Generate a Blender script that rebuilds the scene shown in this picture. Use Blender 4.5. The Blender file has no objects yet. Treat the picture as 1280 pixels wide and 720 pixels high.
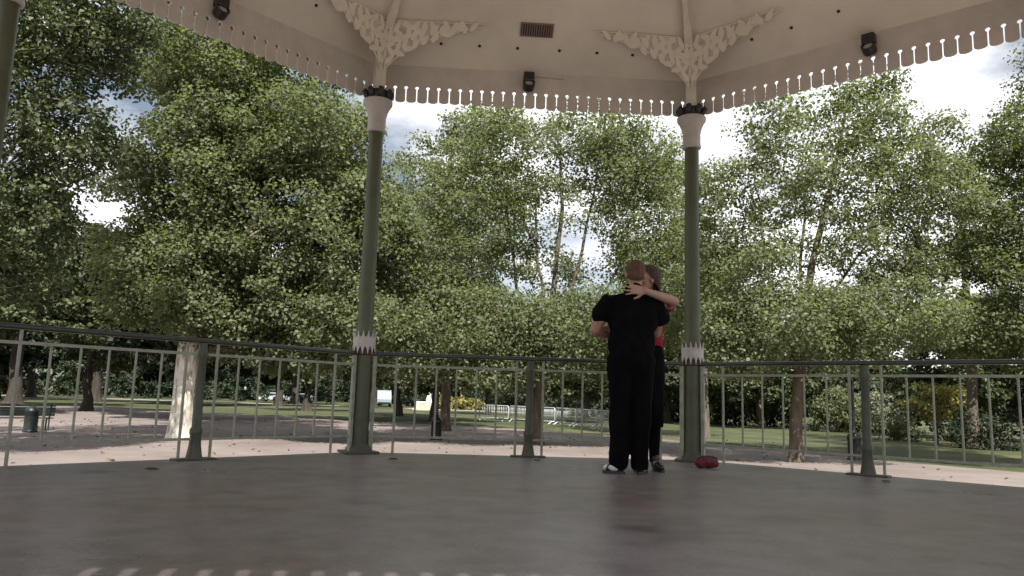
import bpy, bmesh, math, random
import numpy as np
from mathutils import Vector, Matrix, noise

S = bpy.context.scene
R = math.radians
random.seed(7)
RNG = np.random.default_rng(7)

# ------------------------------------------------------------------ camera
F_PX, PITCH, ROLL, YAW, EYE = 957.2, R(8.2), R(1.686), R(3.747), 0.5626
cam_d = bpy.data.cameras.new('camera')
cam = bpy.data.objects.new('camera', cam_d)
S.collection.objects.link(cam)
cam.location = (0, 0, EYE)
cam.rotation_mode = 'QUATERNION'
cam.rotation_quaternion = (Matrix.Rotation(-YAW, 3, 'Z') @ Matrix.Rotation(R(90) + PITCH, 3, 'X') @ Matrix.Rotation(ROLL, 3, 'Z')).to_quaternion()
cam_d.sensor_width = 36
cam_d.lens = F_PX / 1280 * 36
cam_d.clip_start = 0.05
cam_d.clip_end = 3000
S.camera = cam

# ------------------------------------------------------------------ sky and sun
SUN_EL, SUN_AZ = R(50.5), R(8)          # sun behind the camera, a little to the right
w = bpy.data.worlds.new('World')
S.world = w
w.use_nodes = True
nt = w.node_tree
nt.nodes.clear()
N = nt.nodes.new
out = N('ShaderNodeOutputWorld'); bg = N('ShaderNodeBackground'); sky = N('ShaderNodeTexSky')
sky.sky_type = 'NISHITA'; sky.sun_disc = False
sky.sun_elevation = SUN_EL; sky.sun_rotation = math.pi - SUN_AZ
sky.air_density = 1.0; sky.dust_density = 1.2; sky.ozone_density = 1.0
tc = N('ShaderNodeTexCoord')
mp = N('ShaderNodeMapping'); mp.inputs['Scale'].default_value = (1.0, 1.0, 2.4); mp.inputs['Location'].default_value = (0.35, 0.1, 0.2)
n1 = N('ShaderNodeTexNoise'); n1.inputs['Scale'].default_value = 2.6; n1.inputs['Detail'].default_value = 9; n1.inputs['Roughness'].default_value = 0.56
rp = N('ShaderNodeValToRGB'); rp.color_ramp.elements[0].color = (.12, .12, .12, 1); rp.color_ramp.elements[0].position = 0.40; rp.color_ramp.elements[1].position = 0.54
mx = N('ShaderNodeMix'); mx.data_type = 'RGBA'
mx.inputs['B'].default_value = (15.2, 15.4, 15.8, 1)
L_ = nt.links.new
L_(tc.outputs['Generated'], mp.inputs['Vector']); L_(mp.outputs['Vector'], n1.inputs['Vector']); L_(n1.outputs['Fac'], rp.inputs['Fac'])
L_(rp.outputs['Color'], mx.inputs['Factor']); L_(sky.outputs['Color'], mx.inputs['A']); L_(mx.outputs['Result'], bg.inputs['Color'])
L_(bg.outputs['Background'], out.inputs['Surface'])
bg.inputs['Strength'].default_value = 0.040

sd = bpy.data.lights.new('sun', 'SUN'); sd.energy = 5.0; sd.angle = R(0.53); sd.color = (1.0, 0.965, 0.90)
sun = bpy.data.objects.new('sun', sd); S.collection.objects.link(sun)
to_sun = Vector((math.sin(SUN_AZ) * math.cos(SUN_EL), -math.cos(SUN_AZ) * math.cos(SUN_EL), math.sin(SUN_EL)))
sun.rotation_mode = 'QUATERNION'; sun.rotation_quaternion = to_sun.to_track_quat('Z', 'Y')
sun.location = (10, -20, 30)

S.view_settings.view_transform = 'Standard'; S.view_settings.look = 'None'
S.view_settings.gamma = 1; S.view_settings.use_curve_mapping = False
S.view_settings.exposure = 1.12
S.cycles.max_bounces = 8; S.cycles.diffuse_bounces = 5; S.cycles.transmission_bounces = 6
S.cycles.use_denoising = True

# ------------------------------------------------------------------ helpers
def at(x, y, Y):
    """point of the place that a pixel of the 1280 x 720 photograph shows at depth Y"""
    u, v = x - 640, y - 360
    c, s = math.cos(ROLL), math.sin(ROLL); u, v = c * u + s * v, -s * u + c * v
    a, b, d = u / F_PX, 1.0, -v / F_PX
    c, s = math.cos(PITCH), math.sin(PITCH); b, d = c * b - s * d, s * b + c * d
    c, s = math.cos(YAW), math.sin(YAW); a, b = c * a + s * b, -s * a + c * b
    return Vector((a / b * Y, Y, EYE + d / b * Y))

def gpix(x, y, z=-1.05):
    """ground point seen at a pixel"""
    q = at(x, y, 10.0); k = (z - EYE) / (q.z - EYE)
    return (q.x * k, 10.0 * k)

def mat(name, build=None, color=(.5, .5, .5), rough=.6, metal=0, spec=.5, var=0, vscale=8, bump=0, bscale=60, stretch=(1, 1, 1)):
    m = bpy.data.materials.new(name); m.use_nodes = True
    t = m.node_tree; b = t.nodes['Principled BSDF']
    b.inputs['Base Color'].default_value = (*color, 1); b.inputs['Roughness'].default_value = rough
    b.inputs['Metallic'].default_value = metal; b.inputs['Specular IOR Level'].default_value = spec
    if var or bump:
        co = t.nodes.new('ShaderNodeTexCoord'); ma = t.nodes.new('ShaderNodeMapping'); ma.inputs['Scale'].default_value = stretch
        t.links.new(co.outputs['Object'], ma.inputs['Vector'])
    if var:
        n = t.nodes.new('ShaderNodeTexNoise'); n.inputs['Scale'].default_value = vscale; n.inputs['Detail'].default_value = 6; n.inputs['Roughness'].default_value = .62
        t.links.new(ma.outputs['Vector'], n.inputs['Vector'])
        r = t.nodes.new('ShaderNodeValToRGB')
        r.color_ramp.elements[0].position = .3; r.color_ramp.elements[1].position = .7
        r.color_ramp.elements[0].color = (*[c * (1 - var) for c in color], 1); r.color_ramp.elements[1].color = (*[min(1, c * (1 + var)) for c in color], 1)
        t.links.new(n.outputs['Fac'], r.inputs['Fac']); t.links.new(r.outputs['Color'], b.inputs['Base Color'])
    if bump:
        n2 = t.nodes.new('ShaderNodeTexNoise'); n2.inputs['Scale'].default_value = bscale; n2.inputs['Detail'].default_value = 4
        t.links.new(ma.outputs['Vector'], n2.inputs['Vector'])
        bp = t.nodes.new('ShaderNodeBump'); bp.inputs['Strength'].default_value = bump; bp.inputs['Distance'].default_value = .02
        t.links.new(n2.outputs['Fac'], bp.inputs['Height']); t.links.new(bp.outputs['Normal'], b.inputs['Normal'])
    return m

def ramp_mat(name, scale, stops, rough=.8, bump=.3, stretch=(1, 1, 1), detail=6, voronoi=False, spec=.3, bscale=None, bdist=.02):
    m = bpy.data.materials.new(name); m.use_nodes = True
    t = m.node_tree; b = t.nodes['Principled BSDF']; b.inputs['Roughness'].default_value = rough; b.inputs['Specular IOR Level'].default_value = spec
    co = t.nodes.new('ShaderNodeTexCoord'); ma = t.nodes.new('ShaderNodeMapping'); ma.inputs['Scale'].default_value = stretch
    t.links.new(co.outputs['Object'], ma.inputs['Vector'])
    n = t.nodes.new('ShaderNodeTexNoise'); n.inputs['Scale'].default_value = scale; n.inputs['Detail'].default_value = detail; n.inputs['Roughness'].default_value = .6
    t.links.new(ma.outputs['Vector'], n.inputs['Vector'])
    r = t.nodes.new('ShaderNodeValToRGB'); cr = r.color_ramp
    while len(cr.elements) < len(stops): cr.elements.new(.5)
    for e, (p, c) in zip(cr.elements, stops): e.position = p; e.color = (*c, 1)
    t.links.new(n.outputs['Fac'], r.inputs['Fac']); t.links.new(r.outputs['Color'], b.inputs['Base Color'])
    if bump:
        n2 = t.nodes.new('ShaderNodeTexNoise'); n2.inputs['Scale'].default_value = bscale or scale * 4; n2.inputs['Detail'].default_value = 5
        t.links.new(ma.outputs['Vector'], n2.inputs['Vector'])
        bp = t.nodes.new('ShaderNodeBump'); bp.inputs['Strength'].default_value = bump; bp.inputs['Distance'].default_value = bdist
        t.links.new(n2.outputs['Fac'], bp.inputs['Height']); t.links.new(bp.outputs['Normal'], b.inputs['Normal'])
    return m

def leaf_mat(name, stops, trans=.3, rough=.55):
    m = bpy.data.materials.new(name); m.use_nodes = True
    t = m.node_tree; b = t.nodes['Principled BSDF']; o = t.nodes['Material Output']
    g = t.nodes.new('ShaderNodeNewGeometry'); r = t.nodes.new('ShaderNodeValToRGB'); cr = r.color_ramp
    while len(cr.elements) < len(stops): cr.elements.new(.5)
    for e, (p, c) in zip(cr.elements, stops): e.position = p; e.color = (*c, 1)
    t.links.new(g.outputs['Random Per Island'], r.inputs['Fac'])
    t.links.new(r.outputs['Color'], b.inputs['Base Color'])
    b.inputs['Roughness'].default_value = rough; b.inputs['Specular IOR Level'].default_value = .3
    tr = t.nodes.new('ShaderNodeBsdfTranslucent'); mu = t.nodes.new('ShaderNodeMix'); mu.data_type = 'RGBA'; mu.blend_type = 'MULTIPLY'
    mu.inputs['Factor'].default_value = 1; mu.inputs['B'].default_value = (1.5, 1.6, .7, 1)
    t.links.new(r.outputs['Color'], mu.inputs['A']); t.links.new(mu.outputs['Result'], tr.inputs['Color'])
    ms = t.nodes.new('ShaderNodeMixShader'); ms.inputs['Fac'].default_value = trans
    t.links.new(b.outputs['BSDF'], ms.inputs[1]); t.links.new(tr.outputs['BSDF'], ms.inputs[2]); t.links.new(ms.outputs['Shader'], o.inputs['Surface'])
    return m

class MB:
    """collects shapes; build() links them as ONE mesh object"""
    def __init__(s): s.v = []; s.f = []
    def add(s, vs, fs):
        k = len(s.v); s.v += [tuple(p) for p in vs]; s.f += [tuple(i + k for i in f) for f in fs]; return s
    def box(s, c, size, M=None):
        x, y, z = [d / 2 for d in size]; c = Vector(c)
        vs = [Vector((a * x, b * y, d * z)) for d in (-1, 1) for a, b in ((-1, -1), (1, -1), (1, 1), (-1, 1))]
        vs = [(M @ p if M else p) + c for p in vs]
        return s.add(vs, [(3, 2, 1, 0), (4, 5, 6, 7), (0, 1, 5, 4), (1, 2, 6, 5), (2, 3, 7, 6), (3, 0, 4, 7)])
    def rbox(s, c, size, r=.01, M=None, seg=2):
        bm = bmesh.new(); bmesh.ops.create_cube(bm, size=1)
        bmesh.ops.scale(bm, vec=size, verts=bm.verts)
        bmesh.ops.bevel(bm, geom=bm.edges[:], offset=r, segments=seg, affect='EDGES', profile=.5)
        bm.verts.index_update(); c = Vector(c)
        s.add([(M @ v.co if M else v.co) + c for v in bm.verts], [[v.index for v in f.verts] for f in bm.faces]); bm.free(); return s
    def tube(s, pts, rad, n=8, cap=True):
        pts = [Vector(p) for p in pts]; rad = rad if isinstance(rad, (list, tuple)) else [rad] * len(pts)
        rings = []; ref = None
        for i, p in enumerate(pts):
            d = (pts[min(i + 1, len(pts) - 1)] - pts[max(i - 1, 0)]).normalized()
            if ref is None: ref = d.orthogonal().normalized()
            a = (ref - d * ref.dot(d))
            a = a.normalized() if a.length > 1e-6 else d.orthogonal().normalized()
            ref = a; b = d.cross(a)
            rings.append([p + (a * math.cos(q) + b * math.sin(q)) * rad[i] for q in [2 * math.pi * j / n for j in range(n)]])
        vs = [p for r in rings for p in r]; fs = []
        for i in range(len(rings) - 1):
            for j in range(n):
                k = (j + 1) % n; fs.append((i * n + j, i * n + k, (i + 1) * n + k, (i + 1) * n + j))
        if cap: fs += [tuple(range(n))[::-1], tuple(range((len(rings) - 1) * n, len(rings) * n))]
        return s.add(vs, fs)
    def lathe(s, c, prof, n=24, M=None):
        c = Vector(c); vs = []; fs = []
        for r, z in prof:
            for j in range(n):
                q = 2 * math.pi * j / n; p = Vector((r * math.cos(q), r * math.sin(q), z)); vs.append((M @ p if M else p) + c)
        for i in range(len(prof) - 1):
            for j in range(n):
                k = (j + 1) % n; fs.append((i * n + j, i * n + k, (i + 1) * n + k, (i + 1) * n + j))
        fs += [tuple(range(n))[::-1], tuple(range((len(prof) - 1) * n, len(prof) * n))]
        return s.add(vs, fs)
    def prism(s, poly, fn, t0, t1):
        """poly: 2D outline; fn(u, v, t) -> point; extruded from t0 to t1"""
        n = len(poly); vs = [fn(u, v, t0) for u, v in poly] + [fn(u, v, t1) for u, v in poly]
        fs = [tuple(range(n))[::-1], tuple(range(n, 2 * n))] + [(i, (i + 1) % n, n + (i + 1) % n, n + i) for i in range(n)]
        return s.add(vs, fs)
    def build(s, name, m, parent=None, smooth=False, recalc=True):
        me = bpy.data.meshes.new(name); me.from_pydata(s.v, [], s.f)
        if recalc:
            bm = bmesh.new(); bm.from_mesh(me); bmesh.ops.recalc_face_normals(bm, faces=bm.faces[:]); bm.to_mesh(me); bm.free()
        return link(name, me, m, parent, smooth)

def link(name, me, m, parent=None, smooth=False):
    if smooth is True: me.polygons.foreach_set('use_smooth', [True] * len(me.polygons))
    me.materials.append(m)
    o = bpy.data.objects.new(name, me); S.collection.objects.link(o)
    if parent: o.parent = parent
    if smooth == 'auto':
        me.polygons.foreach_set('use_smooth', [True] * len(me.polygons))
        me.set_sharp_from_angle(angle=R(35))
    return o

def tag(o, label=None, cat=None, group=None, kind=None):
    for k, v in (('label', label), ('category', cat), ('group', group), ('kind', kind)):
        if v: o[k] = v
    return o

def empty(name, loc, label, cat, group=None, rz=0):
    o = bpy.data.objects.new(name, None); S.collection.objects.link(o); o.location = loc; o.rotation_euler = (0, 0, rz); o.empty_display_size = .2
    return tag(o, label, cat, group)

def copy_tree(o, parent=None):
    c = o.copy(); S.collection.objects.link(c); c.parent = parent
    for ch in list(o.children): copy_tree(ch, c)
    return c

# ------------------------------------------------------------------ materials
GZ = -1.05                                        # ground below the bandstand floor (z = 0)
M = {}
M['column'] = mat('green_column_paint', color=(.064, .072, .034), rough=.45, var=.22, vscale=5, bump=.12, bscale=40)
M['rail_dark'] = mat('dark_green_rail_paint', color=(.03, .034, .025), rough=.35, var=.25, vscale=9, bump=.1)
M['rail'] = mat('grey_green_rail_paint', color=(.25, .26, .205), rough=.45, var=.25, vscale=14, bump=.1)
M['post'] = mat('dull_green_post_paint', color=(.06, .062, .042), rough=.5, var=.25, vscale=10, bump=.1)
M['cream'] = mat('cream_ceiling_paint', color=(.68, .625, .52), rough=.6, var=.13, vscale=.9, bump=.05, bscale=25)
M['cream_shade'] = mat('shade_tinted_cream', color=(.48, .43, .35), rough=.7, var=.3, vscale=9)  # darker cream: shade of the fretwork gaps put into the colour; cable shares it
M['cream_rib'] = mat('cream_rib_paint', color=(.66, .61, .51), rough=.5, var=.1, vscale=6, bump=.05)
M['valance'] = mat('greyed_valance_paint', color=(.55, .50, .455), rough=.55, var=.1, vscale=5, bump=.06)
M['pale'] = mat('pale_pink_white_paint', color=(.45, .415, .39), rough=.5, var=.12, vscale=9, bump=.08)
M['crown_dark'] = mat('dark_capital_paint', color=(.03, .03, .035), rough=.5, var=.3, vscale=20)
M['black'] = mat('black_metal', color=(.015, .015, .016), rough=.4)
M['lamp_black'] = mat('black_enamel', color=(.02, .02, .02), rough=.35, var=.3, vscale=20)
M['lens'] = mat('grey_lens', color=(.35, .35, .34), rough=.15)
M['vent'] = mat('brown_vent_metal', color=(.20, .155, .12), rough=.5, var=.15)
M['vent_dark'] = mat('dark_vent_gap', color=(.03, .025, .02), rough=.8)
M['slate'] = mat('slate_roof', color=(.10, .10, .11), rough=.6, var=.3, vscale=3, bump=.3, bscale=20)
M['brick'] = mat('stone_plinth', color=(.26, .22, .19), rough=.8, var=.25, vscale=4, bump=.3, bscale=30)
M['white'] = mat('white_paint', color=(.72, .72, .70), rough=.4, var=.08)
M['teal'] = mat('pale_turquoise_paint', color=(.25, .52, .50), rough=.35, var=.1)
M['vanpaint'] = mat('pale_van_paint', color=(.20, .27, .27), rough=.4)
M['galv'] = mat('pale_galvanised_steel', color=(.52, .55, .56), rough=.4, metal=.3, var=.12, vscale=6)
M['stone'] = mat('pale_stone', color=(.42, .37, .30), rough=.8, var=.2, vscale=4, bump=.3)
M['glass'] = mat('dark_glass', color=(.03, .035, .04), rough=.06)
M['tyre'] = mat('black_rubber', color=(.02, .02, .02), rough=.8)
M['bench'] = mat('dark_green_bench_paint', color=(.008, .018, .014), rough=.45, var=.2)
M['skin'] = mat('skin', color=(.33, .175, .125), rough=.5, var=.12, vscale=14, bump=.05, bscale=90)
M['skin_fair'] = mat('fair_skin', color=(.38, .22, .16), rough=.5, var=.1, vscale=14, bump=.05, bscale=90)
M['blackcloth'] = mat('black_cotton', color=(.005, .005, .006), rough=.95, spec=.06, var=.3, vscale=14, bump=.2, bscale=220)
M['blacktrouser'] = mat('black_wool', color=(.004, .004, .005), rough=.95, spec=.06, var=.3, vscale=14, bump=.2, bscale=220)
M['redcloth'] = mat('red_cotton', color=(.26, .014, .026), rough=.85, spec=.2, var=.2, vscale=10, bump=.2, bscale=200)
M['hair_red'] = mat('short_reddish_brown_hair', color=(.10, .045, .03), rough=.75, var=.35, vscale=60, bump=.5, bscale=180, stretch=(1, 1, .3))
M['hair_dark'] = mat('dark_brown_hair', color=(.05, .022, .015), rough=.65, var=.4, vscale=50, bump=.6, bscale=140, stretch=(1, 1, .2))
M['shoe'] = mat('black_shoe_leather', color=(.012, .012, .013), rough=.35)
M['shoe_white'] = mat('white_shoe_leather', color=(.62, .60, .57), rough=.5, var=.15, vscale=40)
M['eye'] = mat('eye_white', color=(.6, .58, .55), rough=.2)
M['lip'] = mat('lips', color=(.33, .10, .09), rough=.45)
M['redbag'] = mat('dark_red_nylon', color=(.11, .008, .014), rough=.6, var=.25, vscale=14, bump=.3, bscale=60)

# bandstand floor: worn asphalt with brownish and grey patches, stains and a light sheen
m = bpy.data.materials.new('worn_asphalt_floor'); m.use_nodes = True
t = m.node_tree; b = t.nodes['Principled BSDF']
co = t.nodes.new('ShaderNodeTexCoord')
def noise_node(sc, det, loc=(0, 0, 0), rough=.6, stretch=(1, 1, 1)):
    ma = t.nodes.new('ShaderNodeMapping'); ma.inputs['Location'].default_value = loc; ma.inputs['Scale'].default_value = stretch
    n = t.nodes.new('ShaderNodeTexNoise'); n.inputs['Scale'].default_value = sc; n.inputs['Detail'].default_value = det; n.inputs['Roughness'].default_value = rough
    t.links.new(co.outputs['Object'], ma.inputs['Vector']); t.links.new(ma.outputs['Vector'], n.inputs['Vector']); return n
def ramp_node(stops):
    r = t.nodes.new('ShaderNodeValToRGB'); cr = r.color_ramp
    while len(cr.elements) < len(stops): cr.elements.new(.5)
    for e, (p, c) in zip(cr.elements, stops): e.position = p; e.color = (*c, 1)
    return r
na = noise_node(.42, 5); ra = ramp_node([(.32, (.198, .156, .142)), (.5, (.212, .184, .184)), (.68, (.212, .195, .205))])
t.links.new(na.outputs['Fac'], ra.inputs['Fac'])
nb = noise_node(5, 8, (3, 1, 0), .7); rb = ramp_node([(.35, (.74, .73, .72)), (.55, (1, 1, 1)), (.78, (1.2, 1.17, 1.14))])
t.links.new(nb.outputs['Fac'], rb.inputs['Fac'])
mm = t.nodes.new('ShaderNodeMix'); mm.data_type = 'RGBA'; mm.blend_type = 'MULTIPLY'; mm.inputs['Factor'].default_value = 1
t.links.new(ra.outputs['Color'], mm.inputs['A']); t.links.new(rb.outputs['Color'], mm.inputs['B'])
nc = noise_node(1.6, 3, (7, 2, 0), .5, (1, 1.0, 1)); rc = ramp_node([(.27, (.60, .58, .58)), (.40, (1, 1, 1)), (.66, (1, 1, 1)), (.76, (1.16, 1.12, 1.08))])
t.links.new(nc.outputs['Fac'], rc.inputs['Fac'])
m2 = t.nodes.new('ShaderNodeMix'); m2.data_type = 'RGBA'; m2.blend_type = 'MULTIPLY'; m2.inputs['Factor'].default_value = 1
t.links.new(mm.outputs['Result'], m2.inputs['A']); t.links.new(rc.outputs['Color'], m2.inputs['B']); ns = noise_node(70, 4, (2, 3, 0), .75); rs = ramp_node([(.33, (.70, .69, .68)), (.5, (1, 1, 1)), (.70, (1.25, 1.23, 1.2))])
t.links.new(ns.outputs['Fac'], rs.inputs['Fac'])
m3 = t.nodes.new('ShaderNodeMix'); m3.data_type = 'RGBA'; m3.blend_type = 'MULTIPLY'; m3.inputs['Factor'].default_value = 1
t.links.new(m2.outputs['Result'], m3.inputs['A']); t.links.new(rs.outputs['Color'], m3.inputs['B']); t.links.new(m3.outputs['Result'], b.inputs['Base Color'])
nr = noise_node(1.1, 4, (1, 5, 0)); rr = ramp_node([(.3, (.26, .26, .26)), (.7, (.37, .37, .37))])
t.links.new(nr.outputs['Fac'], rr.inputs['Fac']); t.links.new(rr.outputs['Color'], b.inputs['Roughness'])
ng = noise_node(90, 3); bp = t.nodes.new('ShaderNodeBump'); bp.inputs['Strength'].default_value = .12; bp.inputs['Distance'].default_value = .004
t.links.new(ng.outputs['Fac'], bp.inputs['Height']); t.links.new(bp.outputs['Normal'], b.inputs['Normal'])
M['floor'] = m

M['grass'] = ramp_mat('short_park_grass', .35, [(.3, (.032, .042, .016)), (.5, (.052, .060, .023)), (.7, (.10, .095, .045))], rough=.9, bump=.6, bscale=14, bdist=.06)
M['gravel'] = ramp_mat('pinkish_path_gravel', .5, [(.3, (.13, .106, .097)), (.5, (.168, .138, .126)), (.7, (.205, .170, .156))], rough=.9, bump=.35, bscale=40, detail=9)
M['paleway'] = ramp_mat('pale_far_path', .5, [(.3, (.24, .22, .18)), (.7, (.3, .27, .23))], rough=.9, bump=.2)
M['bark_plane'] = ramp_mat('mottled_plane_bark', 3.2, [(.34, (.10, .085, .06)), (.45, (.20, .18, .125)), (.5, (.42, .38, .29)), (.66, (.54, .50, .41))], rough=.85, bump=.7, stretch=(1.6, 1.6, .45), detail=7, bscale=9)
M['bark_peeled'] = ramp_mat('pale_peeling_bark', 3.6, [(.33, (.20, .17, .13)), (.43, (.38, .34, .28)), (.5, (.62, .57, .49)), (.7, (.72, .68, .60))], rough=.85, bump=.8, stretch=(2.2, 2.2, .5), detail=7, bscale=9)
M['bark_brown'] = ramp_mat('brown_bark', 4, [(.3, (.06, .045, .032)), (.5, (.10, .082, .06)), (.72, (.15, .128, .098))], rough=.9, bump=.8, stretch=(2, 2, .4), bscale=12)
M['bark_dark'] = ramp_mat('dark_bark', 3, [(.3, (.025, .02, .016)), (.7, (.06, .05, .04))], rough=.9, bump=.6, stretch=(2, 2, .4))
M['bark_limb'] = ramp_mat('grey_brown_limb_bark', 3, [(.35, (.09, .075, .06)), (.5, (.16, .14, .11)), (.68, (.26, .235, .19))], rough=.9, bump=.5, stretch=(1.6, 1.6, .5), bscale=9)
# the plane's bark has peeled to pale wood only below about three metres
t = M['bark_peeled'].node_tree; b = t.nodes['Principled BSDF']
src = b.inputs['Base Color'].links[0].from_socket
co = t.nodes.new('ShaderNodeTexCoord'); sx = t.nodes.new('ShaderNodeSeparateXYZ'); t.links.new(co.outputs['Object'], sx.inputs['Vector'])
nz = t.nodes.new('ShaderNodeTexNoise'); nz.inputs['Scale'].default_value = 2.5; nz.inputs['Detail'].default_value = 4; t.links.new(co.outputs['Object'], nz.inputs['Vector'])
ad = t.nodes.new('ShaderNodeMath'); ad.operation = 'MULTIPLY_ADD'; ad.inputs[1].default_value = 1.6; t.links.new(nz.outputs['Fac'], ad.inputs[0]); t.links.new(sx.outputs['Z'], ad.inputs[2])
mr = t.nodes.new('ShaderNodeMapRange'); mr.inputs['From Min'].default_value = 3.75; mr.inputs['From Max'].default_value = 4.05; t.links.new(ad.outputs['Value'], mr.inputs['Value'])
n2 = t.nodes.new('ShaderNodeTexNoise'); n2.inputs['Scale'].default_value = 5; n2.inputs['Detail'].default_value = 6; t.links.new(co.outputs['Object'], n2.inputs['Vector'])
r2 = t.nodes.new('ShaderNodeValToRGB'); r2.color_ramp.elements[0].position = .35; r2.color_ramp.elements[1].position = .65
r2.color_ramp.elements[0].color = (.10, .085, .065, 1); r2.color_ramp.elements[1].color = (.24, .215, .17, 1); t.links.new(n2.outputs['Fac'], r2.inputs['Fac'])
mxn = t.nodes.new('ShaderNodeMix'); mxn.data_type = 'RGBA'; t.links.new(mr.outputs['Result'], mxn.inputs['Factor']); t.links.new(src, mxn.inputs['A']); t.links.new(r2.outputs['Color'], mxn.inputs['B']); t.links.new(mxn.outputs['Result'], b.inputs['Base Color'])
G1 = [(0, (.070, .092, .042)), (.4, (.098, .120, .054)), (.8, (.126, .146, .070)), (.96, (.16, .165, .09)), (1, (.19, .165, .09))]
G2 = [(0, (.090, .110, .060)), (.45, (.124, .146, .078)), (.8, (.155, .172, .098)), (1, (.205, .208, .135))]
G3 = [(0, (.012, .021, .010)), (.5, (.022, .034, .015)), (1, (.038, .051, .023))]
G4 = [(0, (.040, .056, .026)), (.5, (.066, .084, .037)), (1, (.10, .115, .055))]
M['leaf_plane'] = leaf_mat('plane_leaves', G1, .42)
M['leaf_light'] = leaf_mat('lighter_plane_leaves', G2, .48)
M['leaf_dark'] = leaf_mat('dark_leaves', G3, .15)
M['leaf_mid'] = leaf_mat('mid_green_leaves', G4, .25)
M['leaf_grey'] = leaf_mat('greyish_pale_leaves', [(0, (.11, .125, .085)), (.6, (.19, .205, .15)), (1, (.30, .30, .24))], .25)
M['leaf_yellow'] = leaf_mat('yellow_green_leaves', [(0, (.13, .13, .035)), (.6, (.22, .20, .06)), (1, (.30, .25, .09))], .3)
M['leaf_litter'] = leaf_mat('fallen_leaf_litter', [(0, (.10, .07, .04)), (.5, (.15, .12, .07)), (1, (.22, .19, .13))], .1)

# ------------------------------------------------------------------ setting: ground, path, grass
def sheet(name, pts, z, m):
    me = bpy.data.meshes.new(name); bm = bmesh.new()
    f = bm.faces.new([bm.verts.new((x, y, z)) for x, y in pts])
    if f.normal.z < 0 or (bmesh.ops.recalc_face_normals(bm, faces=[f]) or False): pass
    bm.normal_update()
    if f.normal.z < 0: f.normal_flip()
    bm.to_mesh(me); bm.free()
    return tag(link(name, me, m), kind='structure')
sheet('ground', [(-900, -700), (900, -700), (900, 1100), (-900, 1100)], GZ, M['grass'])
CX, CY = 0.7014, 3.636
def smooth_poly(pts, n=6, jit=.12, seed=1):
    rnd = random.Random(seed); outp = []; k = len(pts)
    for i in range(k):
        p0, p1, p2, p3 = [Vector(pts[(i + d) % k]) for d in (-1, 0, 1, 2)]
        for j in range(n):
            s = j / n
            q = .5 * ((2 * p1) + (p2 - p0) * s + (2 * p0 - 5 * p1 + 4 * p2 - p3) * s * s + (3 * p1 - p0 - 3 * p2 + p3) * s ** 3)
            outp.append((q.x + rnd.uniform(-jit, jit), q.y + rnd.uniform(-jit, jit)))
    return outp
gravel_outline = smooth_poly([(-75, 74), (-50, 70), (-33, 64), (-15, 54), (-4.3, 46), (1.3, 43), (7, 37), (10.85, 31.2), (13.2, 24.5), (15.6, 20.6), (18.5, 13), (20, 2), (17, -12), (6, -20), (-12, -20), (-30, -14), (-60, -12), (-80, 10)], 8)
sheet('path', gravel_outline, GZ + .004, M['gravel'])
sheet('far_path', smooth_poly([(-130, 105), (-80, 107), (-40, 104), (-12, 98), (10, 86), (22, 70), (24, 71), (12, 89.5), (-11, 102), (-40, 108.5), (-80, 112), (-130, 111)], 6, .1), GZ + .004, M['paleway'])

# ------------------------------------------------------------------ bandstand
SIDE = 3.2767
APO = SIDE / 2 / math.tan(R(22.5)); RC = SIDE / 2 / math.sin(R(22.5))
C0 = Vector((CX, CY, 0))
def nrm(k): a = R(90 + 45 * k); return Vector((math.cos(a), math.sin(a), 0))
def tan_(k): n = nrm(k); return Vector((n.y, -n.x, 0))
def sp(k, s, o, z): return C0 + nrm(k) * (APO + o) + tan_(k) * s + Vector((0, 0, z))
def vdir(k): a = R(67.5 + 45 * k); return Vector((math.cos(a), math.sin(a), 0))     # vertex k lies right of side k
def octo(o, z): return [C0 + vdir(k) * ((APO + o) / math.cos(R(22.5))) + Vector((0, 0, z)) for k in range(8)]

fl = MB()
fl.add(octo(.14, 0) + octo(.14, -.09), [tuple(range(8)), tuple(range(15, 7, -1))] + [(i, (i + 1) % 8, 8 + (i + 1) % 8, 8 + i) for i in range(8)])
tag(fl.build('floor', M['floor']), kind='structure')

band = empty('bandstand', (CX, CY, 0), 'octagonal bandstand with cream ceiling, fretted valance and slender green iron columns', 'bandstand')
def bpart(mb, name, m, smooth=False, parent=None):
    o = mb.build(name, m, None, smooth)
    if parent is None:
        o.data.transform(Matrix.Translation((-CX, -CY, 0))); o.parent = band
    else:
        o.data.transform(Matrix.Translation((-CX, -CY, 0))); o.parent = parent
    return o
pl = MB(); pl.add(octo(.05, -.092) + octo(.05, GZ - .1), [(i, (i + 1) % 8, 8 + (i + 1) % 8, 8 + i) for i in range(8)])
bpart(pl, 'plinth', M['brick'])

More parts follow.
